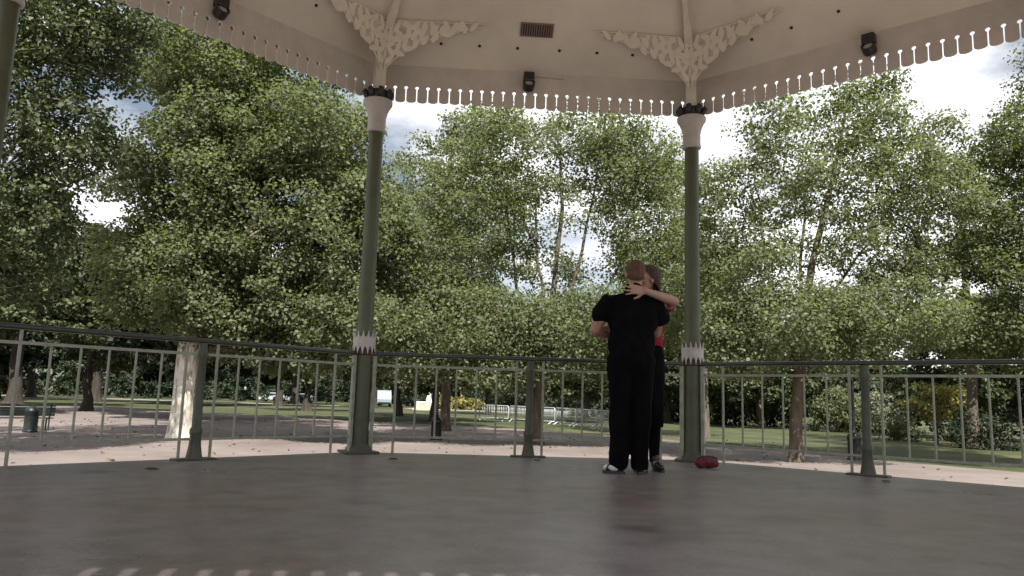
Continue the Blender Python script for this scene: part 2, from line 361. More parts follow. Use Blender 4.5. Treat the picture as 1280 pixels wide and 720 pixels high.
for k in range(8):
    p = C0 + vdir(k) * RC
    a = R(67.5 + 45 * k); Mz = Matrix.Rotation(a, 3, 'Z')
    col = bpart(MB().lathe(p, [(.092, .045), (.090, .3), (.086, .97), (.079, 1.1), (.074, 2.2), (.072, 3.2)], 20), 'column', M['column'], 'auto')
    bpart(MB().rbox(p + Vector((0, 0, .012)), (.33, .33, .024), .006, Mz).lathe(p + Vector((0, 0, .02)), [(.13, 0), (.128, .02), (.108, .05), (.1, .07)], 20), 'base', M['post'], 'auto', col)
    # leafy collar just above the rail: a band with pointed leaves up and down
    cb = MB().lathe(p, [(.084, 1.0), (.108, 1.02), (.110, 1.10), (.082, 1.12)], 24)
    for j in range(14):
        q = 2 * math.pi * (j + .5) / 14; d = Vector((math.cos(q), math.sin(q), 0)); s = Vector((-d.y, d.x, 0))
        for sg in (1, -1):
            zc = 1.06 + sg * .035
            A = [p + d * .107 + s * .018 + Vector((0, 0, zc)), p + d * .107 - s * .018 + Vector((0, 0, zc)), p + d * .116 + Vector((0, 0, zc + sg * .085)), p + d * .112 + Vector((0, 0, zc))]
            cb.add(A, [(0, 1, 2), (0, 2, 3), (1, 3, 2), (0, 3, 1)])
    bpart(cb, 'collar', M['pale'], False, col)
    bpart(MB().lathe(p, [(.086, .935), (.097, .945), (.099, .985), (.09, .999)], 20), 'neck_band', mat('dark_red_brown_band', color=(.06, .03, .025), rough=.6) if k == 0 else bpy.data.materials['dark_red_brown_band'], 'auto', col)
    bpart(MB().lathe(p, [(.073, 3.2), (.096, 3.205), (.098, 3.225), (.091, 3.25), (.092, 3.36), (.106, 3.42), (.128, 3.47), (.148, 3.50), (.150, 3.535), (.135, 3.545)], 24), 'capital', M['pale'], 'auto', col)
    cd = MB().lathe(p, [(.11, 3.545), (.105, 3.60), (.12, 3.635), (.10, 3.64)], 20)
    for j in range(8):
        q = 2 * math.pi * j / 8 + .3; d = Vector((math.cos(q), math.sin(q), 0))
        cd.tube([p + d * .10 + Vector((0, 0, 3.55)), p + d * .125 + Vector((0, 0, 3.6)), p + d * .15 + Vector((0, 0, 3.64)), p + d * .155 + Vector((0, 0, 3.625))], [.025, .03, .026, .008], 6)
    bpart(cd, 'capital_leaves', M['crown_dark'], True, col)

# ceiling: eight boarded panels meeting at ribs
PROF = [(.205, 4.03), (0, 4.185), (-.5, 4.53), (-1.6, 5.12), (-2.9, 5.70), (-3.93, 6.1)]
ce = MB(); rings = [octo(o, z) for o, z in PROF]
ce.add([p for r in rings for p in r], [(i * 8 + j, i * 8 + (j + 1) % 8, (i + 1) * 8 + (j + 1) % 8, (i + 1) * 8 + j) for i in range(len(rings) - 1) for j in range(8)])
bpart(ce, 'ceiling', M['cream'])
rf = MB(); rings = [octo(.30, 4.05), octo(.34, 4.10), octo(-1.6, 5.42), octo(-3.93, 6.7)]
rf.add([p for r in rings for p in r] + [C0 + Vector((0, 0, 6.75))], [(i * 8 + j, i * 8 + (j + 1) % 8, (i + 1) * 8 + (j + 1) % 8, (i + 1) * 8 + j) for i in range(3) for j in range(8)] + [(24 + j, 24 + (j + 1) % 8, 32) for j in range(8)])
roof = bpart(rf, 'roof', M['slate'])
so = MB(); a, b_ = octo(.30, 4.05), octo(.206, 4.05)
so.add(a + b_, [(j, (j + 1) % 8, 8 + (j + 1) % 8, 8 + j) for j in range(8)])
bpart(so, 'eaves_board', M['valance'])

# fretted valance: rounded boards parted by keyhole slots
VO = .20; VL = 2 * (APO + VO) * math.tan(R(22.5)); NB = 30; BW = VL / NB
ZT, ZB, HOLE, SLIT, RH = 4.05, 3.63, 3.79, .0065, .021
def board(x0):
    h = BW / 2; q = []; ZB = 3.63 + random.gauss(0, .0035)
    for i in range(7):
        a = math.pi + math.pi * i / 6; q.append((x0 + (h - SLIT) * math.cos(a), ZB + .022 + .022 * math.sin(a)))
    q.append((x0 + h - SLIT, HOLE - RH * .95))
    for i in range(1, 6): a = math.pi * 1.5 - math.pi * i / 6; q.append((x0 + h + RH * math.cos(a), HOLE + RH * math.sin(a)))
    q.append((x0 + h, HOLE + RH)); q.append((x0 + h, ZT)); q.append((x0 - h, ZT)); q.append((x0 - h, HOLE + RH))
    for i in range(1, 6): a = math.pi / 2 - math.pi * i / 6; q.append((x0 - h + RH * math.cos(a), HOLE + RH * math.sin(a)))
    q.append((x0 - h + SLIT, HOLE - RH * .95)); return q
for k in range(8):
    va = MB()
    for i in range(NB):
        va.prism(board(-VL / 2 + BW * (i + .5)), lambda u, v, d, k=k: sp(k, u, VO + d, v), 0, .022)
    bpart(va, 'valance', M['valance'])

# ribs up the hips and leafy spandrel brackets
for k in range(8):
    d = vdir(k); s = Vector((-d.y, d.x, 0))
    path = [(RC - .005, 3.60), (RC - .01, 3.85), (RC - .05, 4.06), (RC - .13, 4.22)]
    for o, z in PROF[2:]: path.append(((APO + o) / math.cos(R(22.5)) - .01, z - .035))
    rb = MB(); vs = []; W, H = .052, .05
    for i, (r, z) in enumerate(path):
        r0, z0 = path[max(i - 1, 0)]; r1, z1 = path[min(i + 1, len(path) - 1)]
        tx, tz = r1 - r0, z1 - z0; l = math.hypot(tx, tz); nx, nz = tz / l, -tx / l
        ww = W * (1 if i < 4 else .45)
        for e, g in ((-1, -1), (1, -1), (1, 1), (-1, 1)):
            vs.append(C0 + d * (r + nx * H * g) + s * (ww * e) + Vector((0, 0, z + nz * H * g)))
    n = len(path)
    rb.add(vs, [(3, 2, 1, 0), tuple(range(4 * n - 4, 4 * n))] + [(4 * i + j, 4 * i + (j + 1) % 4, 4 * i + 4 + (j + 1) % 4, 4 * i + 4 + j) for i in range(n - 1) for j in range(4)])
    bpart(rb, 'rib', M['cream_rib'])

def spandrel(k, sg):
    """fretwork bracket in the column line: side k, at its right (sg = 1) or left (-1) end"""
    g = MB(); e = SIDE / 2
    def P(u, v, d=0.):
        q = (v - 3.66) / .5
        return sp(k, sg * (e - u - .10 * max(q, 0) * u), -.035 - .205 * q + d, 3.66 + .665 * q)
    def bar(pts, r): g.tube([P(*q) for q in pts], r, 6)
    top = [(.06, 4.15), (.45, 4.155), (.98, 4.16)]
    low = [(.05, 3.80), (.16, 3.885), (.34, 3.985), (.6, 4.07), (.98, 4.15)]
    bar(low, .007); bar(top, .008); bar([(.06, 3.80), (.06, 4.15)], .010)
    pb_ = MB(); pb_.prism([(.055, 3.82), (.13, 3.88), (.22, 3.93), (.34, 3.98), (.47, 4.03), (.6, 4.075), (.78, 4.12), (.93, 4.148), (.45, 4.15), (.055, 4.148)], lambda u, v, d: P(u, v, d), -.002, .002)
    rnd = random.Random(5)
    def leaf(u, v, a, l, wd):
        q = []
        for i in range(10):
            c = 2 * math.pi * i / 10; x, y = l * math.cos(c), wd * math.sin(c) * (1 - .35 * math.cos(c))
            q.append((u + x * math.cos(a) - y * math.sin(a), v + x * math.sin(a) + y * math.cos(a)))
        h_ = rnd.uniform(.005, .014); g.prism(q, lambda u, v, d: P(u, v, d), -h_, h_)
    for u0, v0, n in ((.10, 3.85, 5), (.18, 3.90, 5), (.26, 3.94, 5), (.34, 3.98, 5), (.42, 4.01, 4), (.51, 4.04, 4), (.60, 4.065, 4), (.69, 4.09, 3), (.78, 4.115, 2), (.87, 4.135, 1)):
        h = 4.14 - v0
        for i in range(n):
            v = v0 + h * (i + .4) / n * 1.0
            leaf(u0 + rnd.uniform(-.02, .02), v, rnd.uniform(-.5, 1.1) + (1.4 if i % 2 else 0), rnd.uniform(.045, .062), .021)
    for u, v, r in ((.16, 4.02, .07), (.33, 4.06, .05), (.5, 4.09, .035)):
        bar([(u + r * (1 - i / 16) * math.cos(i * .75), v + r * (1 - i / 16) * math.sin(i * .75)) for i in range(13)], .009)
    so2 = bpart(g, 'spandrel_bracket', M['cream']); bpart(pb_, 'backing', M['cream_shade'], False, so2)  # added backing plate, its darker colour stands for the shaded gaps
for k in (0, 1, -1, 2, -2):
    for sg in (1, -1): spandrel(k, sg)

# bolt heads dotted over the ceiling boards
def ceil_z(o):
    for (o0, z0), (o1, z1) in zip(PROF, PROF[1:]):
        if o1 <= o <= o0: return z0 + (z1 - z0) * (o - o0) / (o1 - o0)
for k, pts in ((0, [(-1.02, -.02), (-.62, -.02), (-.22, -.02), (.22, -.02), (.62, -.02), (1.0, -.02)]), (1, [(-.9, -.05), (-.4, -.05), (.2, -.05), (.8, -.05)]), (-1, [(-.95, -.03), (-.55, -.03), (-.1, -.05), (.4, -.05), (.9, -.05)])):
    for s, o in pts:
        bpart(MB().lathe(sp(k, s, o, ceil_z(o) - .006), [(.004, -.012), (.014, -.008), (.016, .01)], 8), 'bolt_head', M['vent_dark'])

# ceiling vent
slope = math.atan2(4.53 - 4.185, .5)
vo = -.2; vc = sp(0, -.04, vo, ceil_z(vo))
vent = empty('ceiling_vent', vc, 'small brown slatted vent grille in the cream ceiling above the middle bay', 'vent')
VM = Matrix.Rotation(-slope, 4, 'X')
VM3 = VM.to_3x3()
fr = MB()
fr.box(VM3 @ Vector((0, .07, -.008)), (.34, .012, .016), VM3).box(VM3 @ Vector((0, -.07, -.008)), (.34, .012, .016), VM3).box(VM3 @ Vector((.164, 0, -.008)), (.012, .128, .016), VM3).box(VM3 @ Vector((-.164, 0, -.008)), (.012, .128, .016), VM3)
fr.build('frame', M['vent'], vent)
MB().box(VM3 @ Vector((0, 0, -.002)), (.315, .127, .003), VM3).build('backing', M['vent_dark'], vent)
sl = MB()
for i in range(13): sl.box(VM3 @ Vector((-.147 + i * .0245, 0, -.011)), (.011, .126, .01), VM3 @ Matrix.Rotation(.5, 3, 'Y'))
sl.build('slats', M['vent'], vent)

# black bulkhead lamps on the valance, one per bay
def bulkhead(k, s, zt, label):
    o = empty('bulkhead_lamp', sp(k, s, VO - .001, zt), label, 'lamp', 'black bulkhead lamps along the valance')
    Mk = Matrix.Rotation(R(45 * k), 3, 'Z')
    MB().rbox(Mk @ Vector((0, -.05, -.045)), (.115, .095, .10), .012, Mk).build('housing', M['lamp_black'], o)
    T = Mk @ Matrix.Rotation(R(62), 3, 'X')
    c = Mk @ Vector((0, -.055, -.135))
    MB().lathe(c, [(.05, -.05), (.062, -.04), (.064, .03), (.064, .045), (.048, .047), (.046, .03)], 20, T).build('ring', M['lamp_black'], o, 'auto')
    MB().lathe(c, [(.045, .028), (.04, .036), (.01, .042)], 20, T).build('lens', M['lens'], o, 'auto')
bpart(MB().tube([sp(0, -.02, VO - .012, 3.985), sp(0, .12, VO - .012, 3.98), sp(0, .30, VO - .012, 3.972)], .006, 6), 'cable', M['cream_shade'])
bulkhead(0, -.08, 4.0, 'black bulkhead lamp on the middle bay of the valance, below the vent')
bulkhead(1, -.03, 4.0, 'black bulkhead lamp at the upper left where the valance leaves the photo')
bulkhead(-1, .10, 4.0, 'black bulkhead lamp on the right bay of the valance against bright sky')

# railings: one run per bay
def railing(k, label):
    c = sp(k, 0, 0, 0)
    o = empty('iron_railing', c, label, 'railing', 'iron railings round the bandstand edge', R(45 * k))
    E = SIDE / 2 - .085
    MB().rbox((0, 0, .955), (2 * E + .02, .052, .040), .014, None, 3).build('handrail', M['rail_dark'], o, 'auto')
    MB().box((0, 0, .845), (2 * E, .022, .022)).build('upper_rail', M['rail'], o)
    MB().box((0, 0, .165), (2 * E, .022, .020)).build('lower_rail', M['rail'], o)
    MB().lathe((0, 0, 0), [(.066, .012), (.058, .05), (.047, .12), (.043, .19), (.050, .21), (.050, .24), (.038, .26), (.034, .80), (.042, .82), (.042, .86), (.034, .88), (.034, .936)], 14).build('post', M['post'], o, 'auto')
    MB().rbox((0, 0, .008), (.34, .12, .016), .005).build('foot_plate', M['post'], o)
    for sg in (-1, 1):
        MB().rbox((sg * (E - .03), -.01, .468), (.036, .036, .934), .006).build('end_bar', M['rail'], o)
        for i in range(7):
            x = sg * (E - .24 - i * .197)
            full = i in (0, 6)
            z0, z1 = (0.0, .936) if full else (.165, .845)
            r = .0125 if full else .0095
            MB().tube([(x, 0, z0), (x, 0, (z0 + z1) / 2), (x, 0, z1)], r, 8).build('baluster', M['rail'], o, 'auto')
railing(0, 'green iron railing of the middle bay, behind the embracing couple')
railing(1, 'green iron railing running off the left edge, before the pale tree trunk')
railing(-1, 'green iron railing running off the right edge, past the small red bag')

# ------------------------------------------------------------------ trees
def leaves_mesh(name, cen, nrm_bias, size, m, parent, up=.55, jit=.35):
    n = len(cen)
    d = RNG.normal(size=(n, 3)) * .50 + nrm_bias * .60 + np.array([0, 0, up])
    d /= np.linalg.norm(d, axis=1)[:, None] + 1e-9
    r = RNG.normal(size=(n, 3)); u = np.cross(d, r); u /= np.linalg.norm(u, axis=1)[:, None] + 1e-9
    v = np.cross(d, u)
    l = size * (1 + jit * (RNG.random(n) * 2 - 1)); wd = l * (.62 + .3 * RNG.random(n))
    fold = l * (.05 + .22 * RNG.random(n))
    l, wd, fold = l[:, None], wd[:, None], fold[:, None]
    V = np.empty((n, 4, 3))
    V[:, 0] = cen - u * l * .5; V[:, 1] = cen + v * wd * .5 + d * fold - u * l * .08; V[:, 2] = cen + u * l * .5 - d * fold * .4; V[:, 3] = cen - v * wd * .5 + d * fold - u * l * .08
    me = bpy.data.meshes.new(name)
    me.vertices.add(4 * n); me.vertices.foreach_set('co', V.reshape(-1).astype(np.float32))
    base = np.arange(n)[:, None] * 4
    idx = (base + np.array([0, 1, 2, 0, 2, 3])).reshape(-1)
    me.loops.add(6 * n); me.loops.foreach_set('vertex_index', idx.astype(np.int32))
    me.polygons.add(2 * n); me.polygons.foreach_set('loop_start', np.arange(0, 6 * n, 3, dtype=np.int32))
    me.update(calc_edges=True)
    return link(name, me, m, parent)

def clump_leaves(cl, rad, per, seed=0):
    """leaves in flattened ragged clumps around points cl (n,3)"""
    C_, B_ = [], []
    for c, r in zip(cl, rad):
        k = max(8, int(per * (r / .6) ** 2 * RNG.uniform(.6, 1.4)))
        d = RNG.normal(size=(k, 3)); d /= np.linalg.norm(d, axis=1)[:, None]
        q = r * RNG.random(k)[:, None] ** .45
        off = d * q * np.array([1.0, 1.0, .62]) * RNG.uniform(.8, 1.2, 3)
        C_.append(c + off); B_.append(d)
    return np.concatenate(C_), np.concatenate(B_)

def sample_blobs(blobs, spacing):
    pts = []
    for c, rr, n in blobs:
        c = np.array(c); rr = np.array(rr); tries = 0; got = 0
        while got < n and tries < n * 14:
            tries += 1
            d = RNG.normal(size=3); d /= np.linalg.norm(d); q = RNG.random() ** .36
            p = c + d * q * rr
            if pts and np.min(np.sum((np.array(pts) - p) ** 2, 1)) < (spacing * RNG.uniform(.6, 1.2)) ** 2: continue
            pts.append(p); got += 1
    return np.array(pts)

def skeleton(mb, trunk, trad, cl, tip=.010, gain=.0135):
    """limbs and twigs that reach every leaf clump, grown off the trunk path"""
    nodes = [np.array(p) for p in trunk]; par = [i - 1 for i in range(len(trunk))]; first = len(trunk)
    start = max(1, int(len(trunk) * .3))
    usable = list(range(start, len(trunk)))
    tp = np.array(trunk[start:])
    order = np.argsort([np.min(np.linalg.norm(tp - c, axis=1)) for c in cl])
    arr = np.array([nodes[i] for i in usable]); uid = usable[:]
    for ci in order:
        c = cl[ci]
        dv = c - arr; dist = np.linalg.norm(dv, axis=1)
        cost = dist * (1 + .5 * np.clip(-dv[:, 2] / (dist + 1e-6), 0, 1))
        j = int(np.argmin(cost)); p = uid[j]; a = nodes[p]; l = dist[j]
        k = max(1, int(l / .7)); prev = p
        for s in range(1, k + 1):
            f = s / k; q = a + (c - a) * f
            if s < k: q = q + RNG.normal(size=3) * .09 * l ** .5 + np.array([0, 0, .12 * l * f * (1 - f)])
            nodes.append(q); par.append(prev); prev = len(nodes) - 1
            arr = np.vstack([arr, q]); uid.append(prev)
    n = len(nodes); cnt = np.zeros(n); kids = [[] for _ in range(n)]
    for i in range(n - 1, 0, -1): kids[par[i]].append(i)
    for i in range(n - 1, -1, -1): cnt[i] = 1 if not kids[i] else sum(cnt[c] for c in kids[i])
    rad = tip + gain * np.sqrt(cnt) - gain
    for i in range(first): rad[i] = trad[i]
    # draw limb chains: follow the biggest child
    stack = [(p, c) for p in range(first) for c in kids[p] if c >= first]
    while stack:
        p, c = stack.pop()
        ch = [nodes[p]]; rs = [min(rad[c] * 1.15, rad[p] * .9)]; cur = c
        while True:
            ch.append(nodes[cur]); rs.append(rad[cur])
            ks = kids[cur]
            if not ks: break
            b = max(ks, key=lambda q: cnt[q])
            for o in ks:
                if o != b: stack.append((cur, o))
            cur = b
        rs[-1] = .006
        mb.tube(ch, [float(r) for r in rs], 7 if rs[0] > .05 else 4, cap=False)

def trunk_tube(mb, pts, rad, seed, n=20, flare=1.5):
    rnd = random.Random(seed); P = [Vector(p) for p in pts]; fine = []; fr = []
    for i in range(len(P) - 1):
        k = max(2, int((P[i + 1] - P[i]).length / .3))
        for j in range(k): fine.append(P[i].lerp(P[i + 1], j / k)); fr.append(rad[i] + (rad[i + 1] - rad[i]) * j / k)
    fine.append(P[-1]); fr.append(rad[-1])
    z0 = P[0].z; vs = []; off = rnd.uniform(0, 100)
    for p, r in zip(fine, fr):
        h = p.z - z0; fl_ = 1 + (flare - 1) * math.exp(-h / .45)
        for j in range(n):
            q = 2 * math.pi * j / n
            root = 1 + .16 * math.exp(-h / .6) * math.cos(5 * q + off)
            nz = noise.noise(Vector((math.cos(q) * 1.3, math.sin(q) * 1.3, h * .7 + off))) * .16
            rr = r * fl_ * root * (1 + nz)
            vs.append(p + Vector((rr * math.cos(q), rr * math.sin(q), 0)))
    m_ = len(fine)
    mb.add(vs, [(i * n + j, i * n + (j + 1) % n, (i + 1) * n + (j + 1) % n, (i + 1) * n + j) for i in range(m_ - 1) for j in range(n)])

def finish_tree(name, base, trunk, trad, blobs, spacing, crad, per, lsize, leaf_m, bark_m, label, group=None, flare=1.5, seed=1, cat='tree', stems=()):
    o = empty(name, base, label, cat, group)
    B = np.array(base)
    tr = [np.array(p) - B for p in trunk]
    # densify the trunk path so that limbs can leave it anywhere
    path, rad = [tr[0]], [trad[0]]
    for i in range(len(tr) - 1):
        for s in (1 / 3, 2 / 3, 1):
            path.append(tr[i] + (tr[i + 1] - tr[i]) * s); rad.append(trad[i] + (trad[i + 1] - trad[i]) * s)
    cl = sample_blobs([(np.array(c) - B, r, n) for c, r, n in blobs], spacing)
    mb = MB(); trunk_tube(mb, path, rad, seed, flare=flare)
    for pts, r0 in stems:                      # the trunk forks into lesser stems
        q = [np.array(p) - B for p in pts]; fine = [q[0]]
        for i in range(len(q) - 1):
            for f in (.34, .67, 1): fine.append(q[i] + (q[i + 1] - q[i]) * f + RNG.normal(size=3) * .04)
        rr = [max(.012, .72 * r0 * (1 - .85 * i / (len(fine) - 1))) for i in range(len(fine))]
        mb.tube(fine, rr, 10, False); path = path + fine; rad = rad + rr
    mb.build('trunk', bark_m, o, True, recalc=False)
    lb_ = MB(); skeleton(lb_, path, rad, cl); lb_.build('branches', M['bark_limb'] if bark_m in (M['bark_peeled'], M['bark_plane']) else bark_m, o, True, recalc=False)
    rad_c = crad * RNG.uniform(.7, 1.3, len(cl))
    cen, bias = clump_leaves(cl, rad_c, per)
    leaves_mesh('crown', cen, bias, lsize, leaf_m, o)
    return o

def pb(px, py, Y, rx, ry, n, dr=None, dens=2.0):
    """crown lobe: centre seen at a pixel at depth Y, radii in photo pixels turned to metres"""
    s = Y / F_PX
    return (tuple(at(px, py, Y)), (rx * s, dr if dr else .85 * max(rx, ry) * s, ry * s), int(n * dens))

def gp(p, z=GZ): return (p[0], p[1], z)

# big plane at the left with the pale trunk
YL = 25.4
tb = gp((-8.8, YL))
finish_tree('plane_tree', tb, [tb, at(229, 490, YL), at(237, 420, YL), at(250, 330, YL), at(262, 230, YL), at(268, 140, YL), at(285, 30, YL), at(290, -60, YL), at(300, -210, YL)],
            [.35, .32, .30, .27, .23, .17, .12, .09, .04],
            [pb(300, 330, YL + 2.4, 170, 75, 110, 3.6), pb(215, 350, YL + 1.0, 90, 60, 45, 1.8), pb(400, 300, YL, 100, 110, 75, 3.2), pb(455, 270, YL + .5, 50, 80, 32, 2.2), pb(290, 210, YL + 1, 150, 70, 60, 3.5),
             pb(380, 170, YL - .5, 95, 60, 45, 3), pb(250, 90, YL + .5, 110, 80, 55, 3), pb(370, 60, YL, 100, 70, 40, 3), pb(300, -40, YL, 130, 70, 50, 3.5), pb(290, -140, YL + 1, 190, 80, 75, 5.0), pb(330, -230, YL + 1, 150, 60, 45, 4.0), pb(360, 405, YL + .6, 100, 32, 36, 2.2), pb(440, 395, YL - 1, 50, 42, 26, 1.8), pb(285, 425, YL + .6, 40, 22, 10, 1.0), pb(340, 445, YL + .4, 35, 20, 8, 1.0), pb(395, 440, YL - .5, 30, 28, 9, 1.0), pb(490, 300, YL + .5, 28, 60, 14, 1.5), pb(245, 385, YL - 1.1, 42, 36, 14, .8), pb(255, 310, YL - 1.2, 46, 40, 16, .9), pb(265, 225, YL - 1.2, 46, 50, 16, 1.0), pb(185, 235, YL, 55, 50, 16, 1.8), pb(275, 120, YL - 1.2, 50, 50, 12, 1.0)],  # highest lobes, above the view, added so their shade reaches the gravel
            .40, .70, 112, .125, M['leaf_light'], M['bark_peeled'], 'tall plane tree with a pale peeling trunk behind the left railing', 'plane trees around the bandstand', 1.2, 3)

# plane in the middle, airy top and dense skirt
YC = 28.1
tb = gp((2.83, YC))
finish_tree('plane_tree', tb, [tb, at(672, 500, YC), at(683, 455, YC), at(688, 400, YC), at(695, 330, YC), at(703, 260, YC), at(700, 190, YC), at(690, 140, YC)],
            [.25, .21, .17, .12, .09, .07, .05, .025],
            [pb(600, 410, YC - 1, 120, 45, 80, 3.2), pb(730, 410, YC - 1, 120, 45, 80, 3.2), pb(545, 360, YC, 55, 60, 36, 2.4), pb(830, 370, YC, 60, 60, 40, 2.4), pb(590, 290, YC, 75, 65, 38, 2.2, 1.4), pb(800, 290, YC, 60, 70, 36, 2.2, 1.4),
             pb(660, 200, YC, 100, 60, 56, 2.8, 1.4), pb(740, 170, YC, 70, 45, 38, 2.2, 1.4), pb(620, 165, YC + .5, 50, 35, 20, 1.8, 1.4), pb(780, 220, YC, 70, 60, 38, 2.2, 1.4), pb(690, 300, YC, 80, 75, 22, 2.5, 1.4), pb(570, 220, YC + .6, 45, 40, 20, 1.8, 1.4), pb(810, 200, YC, 50, 45, 22, 1.8, 1.4), pb(525, 450, YC - 1.5, 55, 28, 18, 1.4), pb(610, 462, YC - 2, 50, 24, 14, 1.4), pb(735, 452, YC - 1.5, 50, 26, 14, 1.4), pb(535, 270, YC + .5, 40, 60, 20, 1.8, 1.4), pb(860, 300, YC + 1, 30, 60, 14, 1.6, 1.4), pb(655, 440, YC - 2, 60, 26, 20, 1.5)],
            .42, .72, 72, .115, M['leaf_light'], M['bark_brown'], 'airy plane tree behind the middle railing with sky showing through its limbs', 'plane trees around the bandstand', 1.3, 5,
            stems=[([at(681, 455, YC), at(655, 400, YC), at(643, 340, YC + .3), at(632, 260, YC + .3), at(612, 190, YC)], .13), ([at(685, 440, YC), at(710, 380, YC - .3), at(728, 310, YC - .3), at(745, 230, YC), at(752, 170, YC)], .14),
                   ([at(688, 400, YC), at(672, 330, YC - .5), at(668, 250, YC - .4), at(655, 175, YC)], .10), ([at(683, 450, YC), at(735, 400, YC + .6), at(775, 330, YC + .8), at(795, 250, YC + .5)], .11), ([at(679, 470, YC), at(625, 420, YC - .6), at(585, 350, YC - .4), at(565, 270, YC)], .11)])

# plane at the right with a slim brown trunk
YR = 22.3
tb = gp((9.95, YR))
finish_tree('plane_tree', tb, [tb, at(994, 530, YR), at(1000, 470, YR), at(1003, 410, YR), at(1015, 330, YR), at(1035, 250, YR), at(1050, 180, YR), at(1060, 120, YR)],
            [.185, .18, .175, .13, .10, .08, .05, .025],
            [pb(985, 400, YR - 1, 100, 50, 70, 2.6), pb(1100, 395, YR - 1.2, 100, 45, 58, 2.6), pb(930, 340, YR, 60, 70, 42, 2.2), pb(960, 230, YR, 75, 60, 46, 2.2, 1.45), pb(960, 150, YR, 40, 38, 18, 1.3, 1.45), pb(1060, 160, YR, 75, 55, 40, 2.0, 1.45),
             pb(1085, 230, YR, 110, 65, 70, 2.6, 1.45), pb(1160, 260, YR, 60, 60, 34, 2.2, 1.45), pb(1050, 310, YR, 90, 50, 26, 2.4, 1.45), pb(1150, 180, YR + .4, 45, 35, 16, 1.6, 1.45), pb(1080, 112, YR, 45, 22, 12, 1.0, 1.45), pb(905, 420, YR - .5, 40, 40, 22, 1.6), pb(1130, 335, YR + .5, 60, 40, 24, 1.8), pb(935, 452, YR - 1, 40, 22, 10, 1.1), pb(1040, 448, YR - 1.4, 50, 22, 10, 1.2), pb(1190, 420, YR, 45, 40, 18, 1.6), pb(890, 250, YR + .5, 30, 60, 12, 1.4)],
            .34, .56, 96, .103, M['leaf_light'], M['bark_brown'], 'plane tree with a slim brown trunk beside the right lamp post', 'plane trees around the bandstand', 1.2, 9,
            stems=[([at(1000, 470, YR), at(975, 400, YR - .4), at(955, 320, YR - .4), at(945, 230, YR), at(950, 160, YR)], .10), ([at(1001, 440, YR), at(1040, 370, YR + .4), at(1085, 300, YR + .5), at(1110, 230, YR + .3)], .10),
                   ([at(1003, 420, YR), at(1000, 330, YR + .4), at(1005, 240, YR + .3), at(1020, 160, YR)], .09), ([at(1000, 460, YR), at(1060, 400, YR - .6), at(1120, 340, YR - .8), at(1160, 270, YR - .4)], .09)])

# crown reaching in from beyond the right edge
YQ = 21.5
tb = gp(tuple(at(1420, 560, YQ))[:2])
finish_tree('plane_tree', tb, [tb, at(1418, 470, YQ), at(1410, 380, YQ), at(1395, 280, YQ), at(1385, 190, YQ), at(1380, 110, YQ), at(1390, -40, YQ)], [.30, .26, .22, .17, .13, .09, .04],
            [pb(1300, 260, YQ, 90, 90, 66, 2.6), pb(1270, 180, YQ, 50, 50, 30, 1.8), pb(1330, 150, YQ, 70, 50, 30, 2.2), pb(1400, 250, YQ, 100, 110, 60, 2.8), pb(1410, 70, YQ, 120, 80, 60, 3.2), pb(1400, -60, YQ, 110, 70, 45, 3.0), pb(1260, 340, YQ, 70, 70, 50, 2.2), pb(1290, 420, YQ, 80, 40, 44, 2.2), pb(1390, 380, YQ, 90, 60, 40, 2.4)],  # tall lobes outside the view added to shade the gravel at the right
            .36, .52, 120, .104, M['leaf_plane'], M['bark_brown'], 'plane tree whose crown reaches in from beyond the right edge', 'plane trees around the bandstand', 1.4, 12)

# dark crown overhead at the left edge
YU = 17.5
tb = gp(tuple(at(-150, 560, YU))[:2])
finish_tree('plane_tree', tb, [tb, at(-145, 450, YU), at(-130, 330, YU), at(-115, 200, YU), at(-90, 80, YU), at(-70, -60, YU), at(-60, -150, YU)], [.42, .36, .31, .25, .19, .12, .05],
            [pb(25, 120, YU, 80, 110, 62, 2.2), pb(85, 170, YU, 50, 70, 30, 1.6), pb(60, 30, YU, 90, 60, 46, 2.2), pb(120, 60, YU, 40, 50, 20, 1.5), pb(-40, 230, YU, 90, 100, 50, 2.4), pb(-90, 60, YU, 110, 100, 50, 2.4), pb(30, 270, YU, 60, 70, 36, 1.8), pb(-20, 340, YU, 80, 50, 34, 2), pb(10, -70, YU, 120, 50, 40, 2.4), pb(-40, -170, YU + .5, 170, 70, 60, 3.2), pb(60, -260, YU + 1, 150, 60, 45, 3), pb(140, 10, YU, 50, 40, 18, 1.4)],  # topmost lobes, out of view, added to cast shade on the gravel
            .34, .44, 110, .105, M['leaf_mid'], M['bark_plane'], 'darker tree whose boughs reach in over the upper left corner', 'plane trees around the bandstand', 1.4, 15)

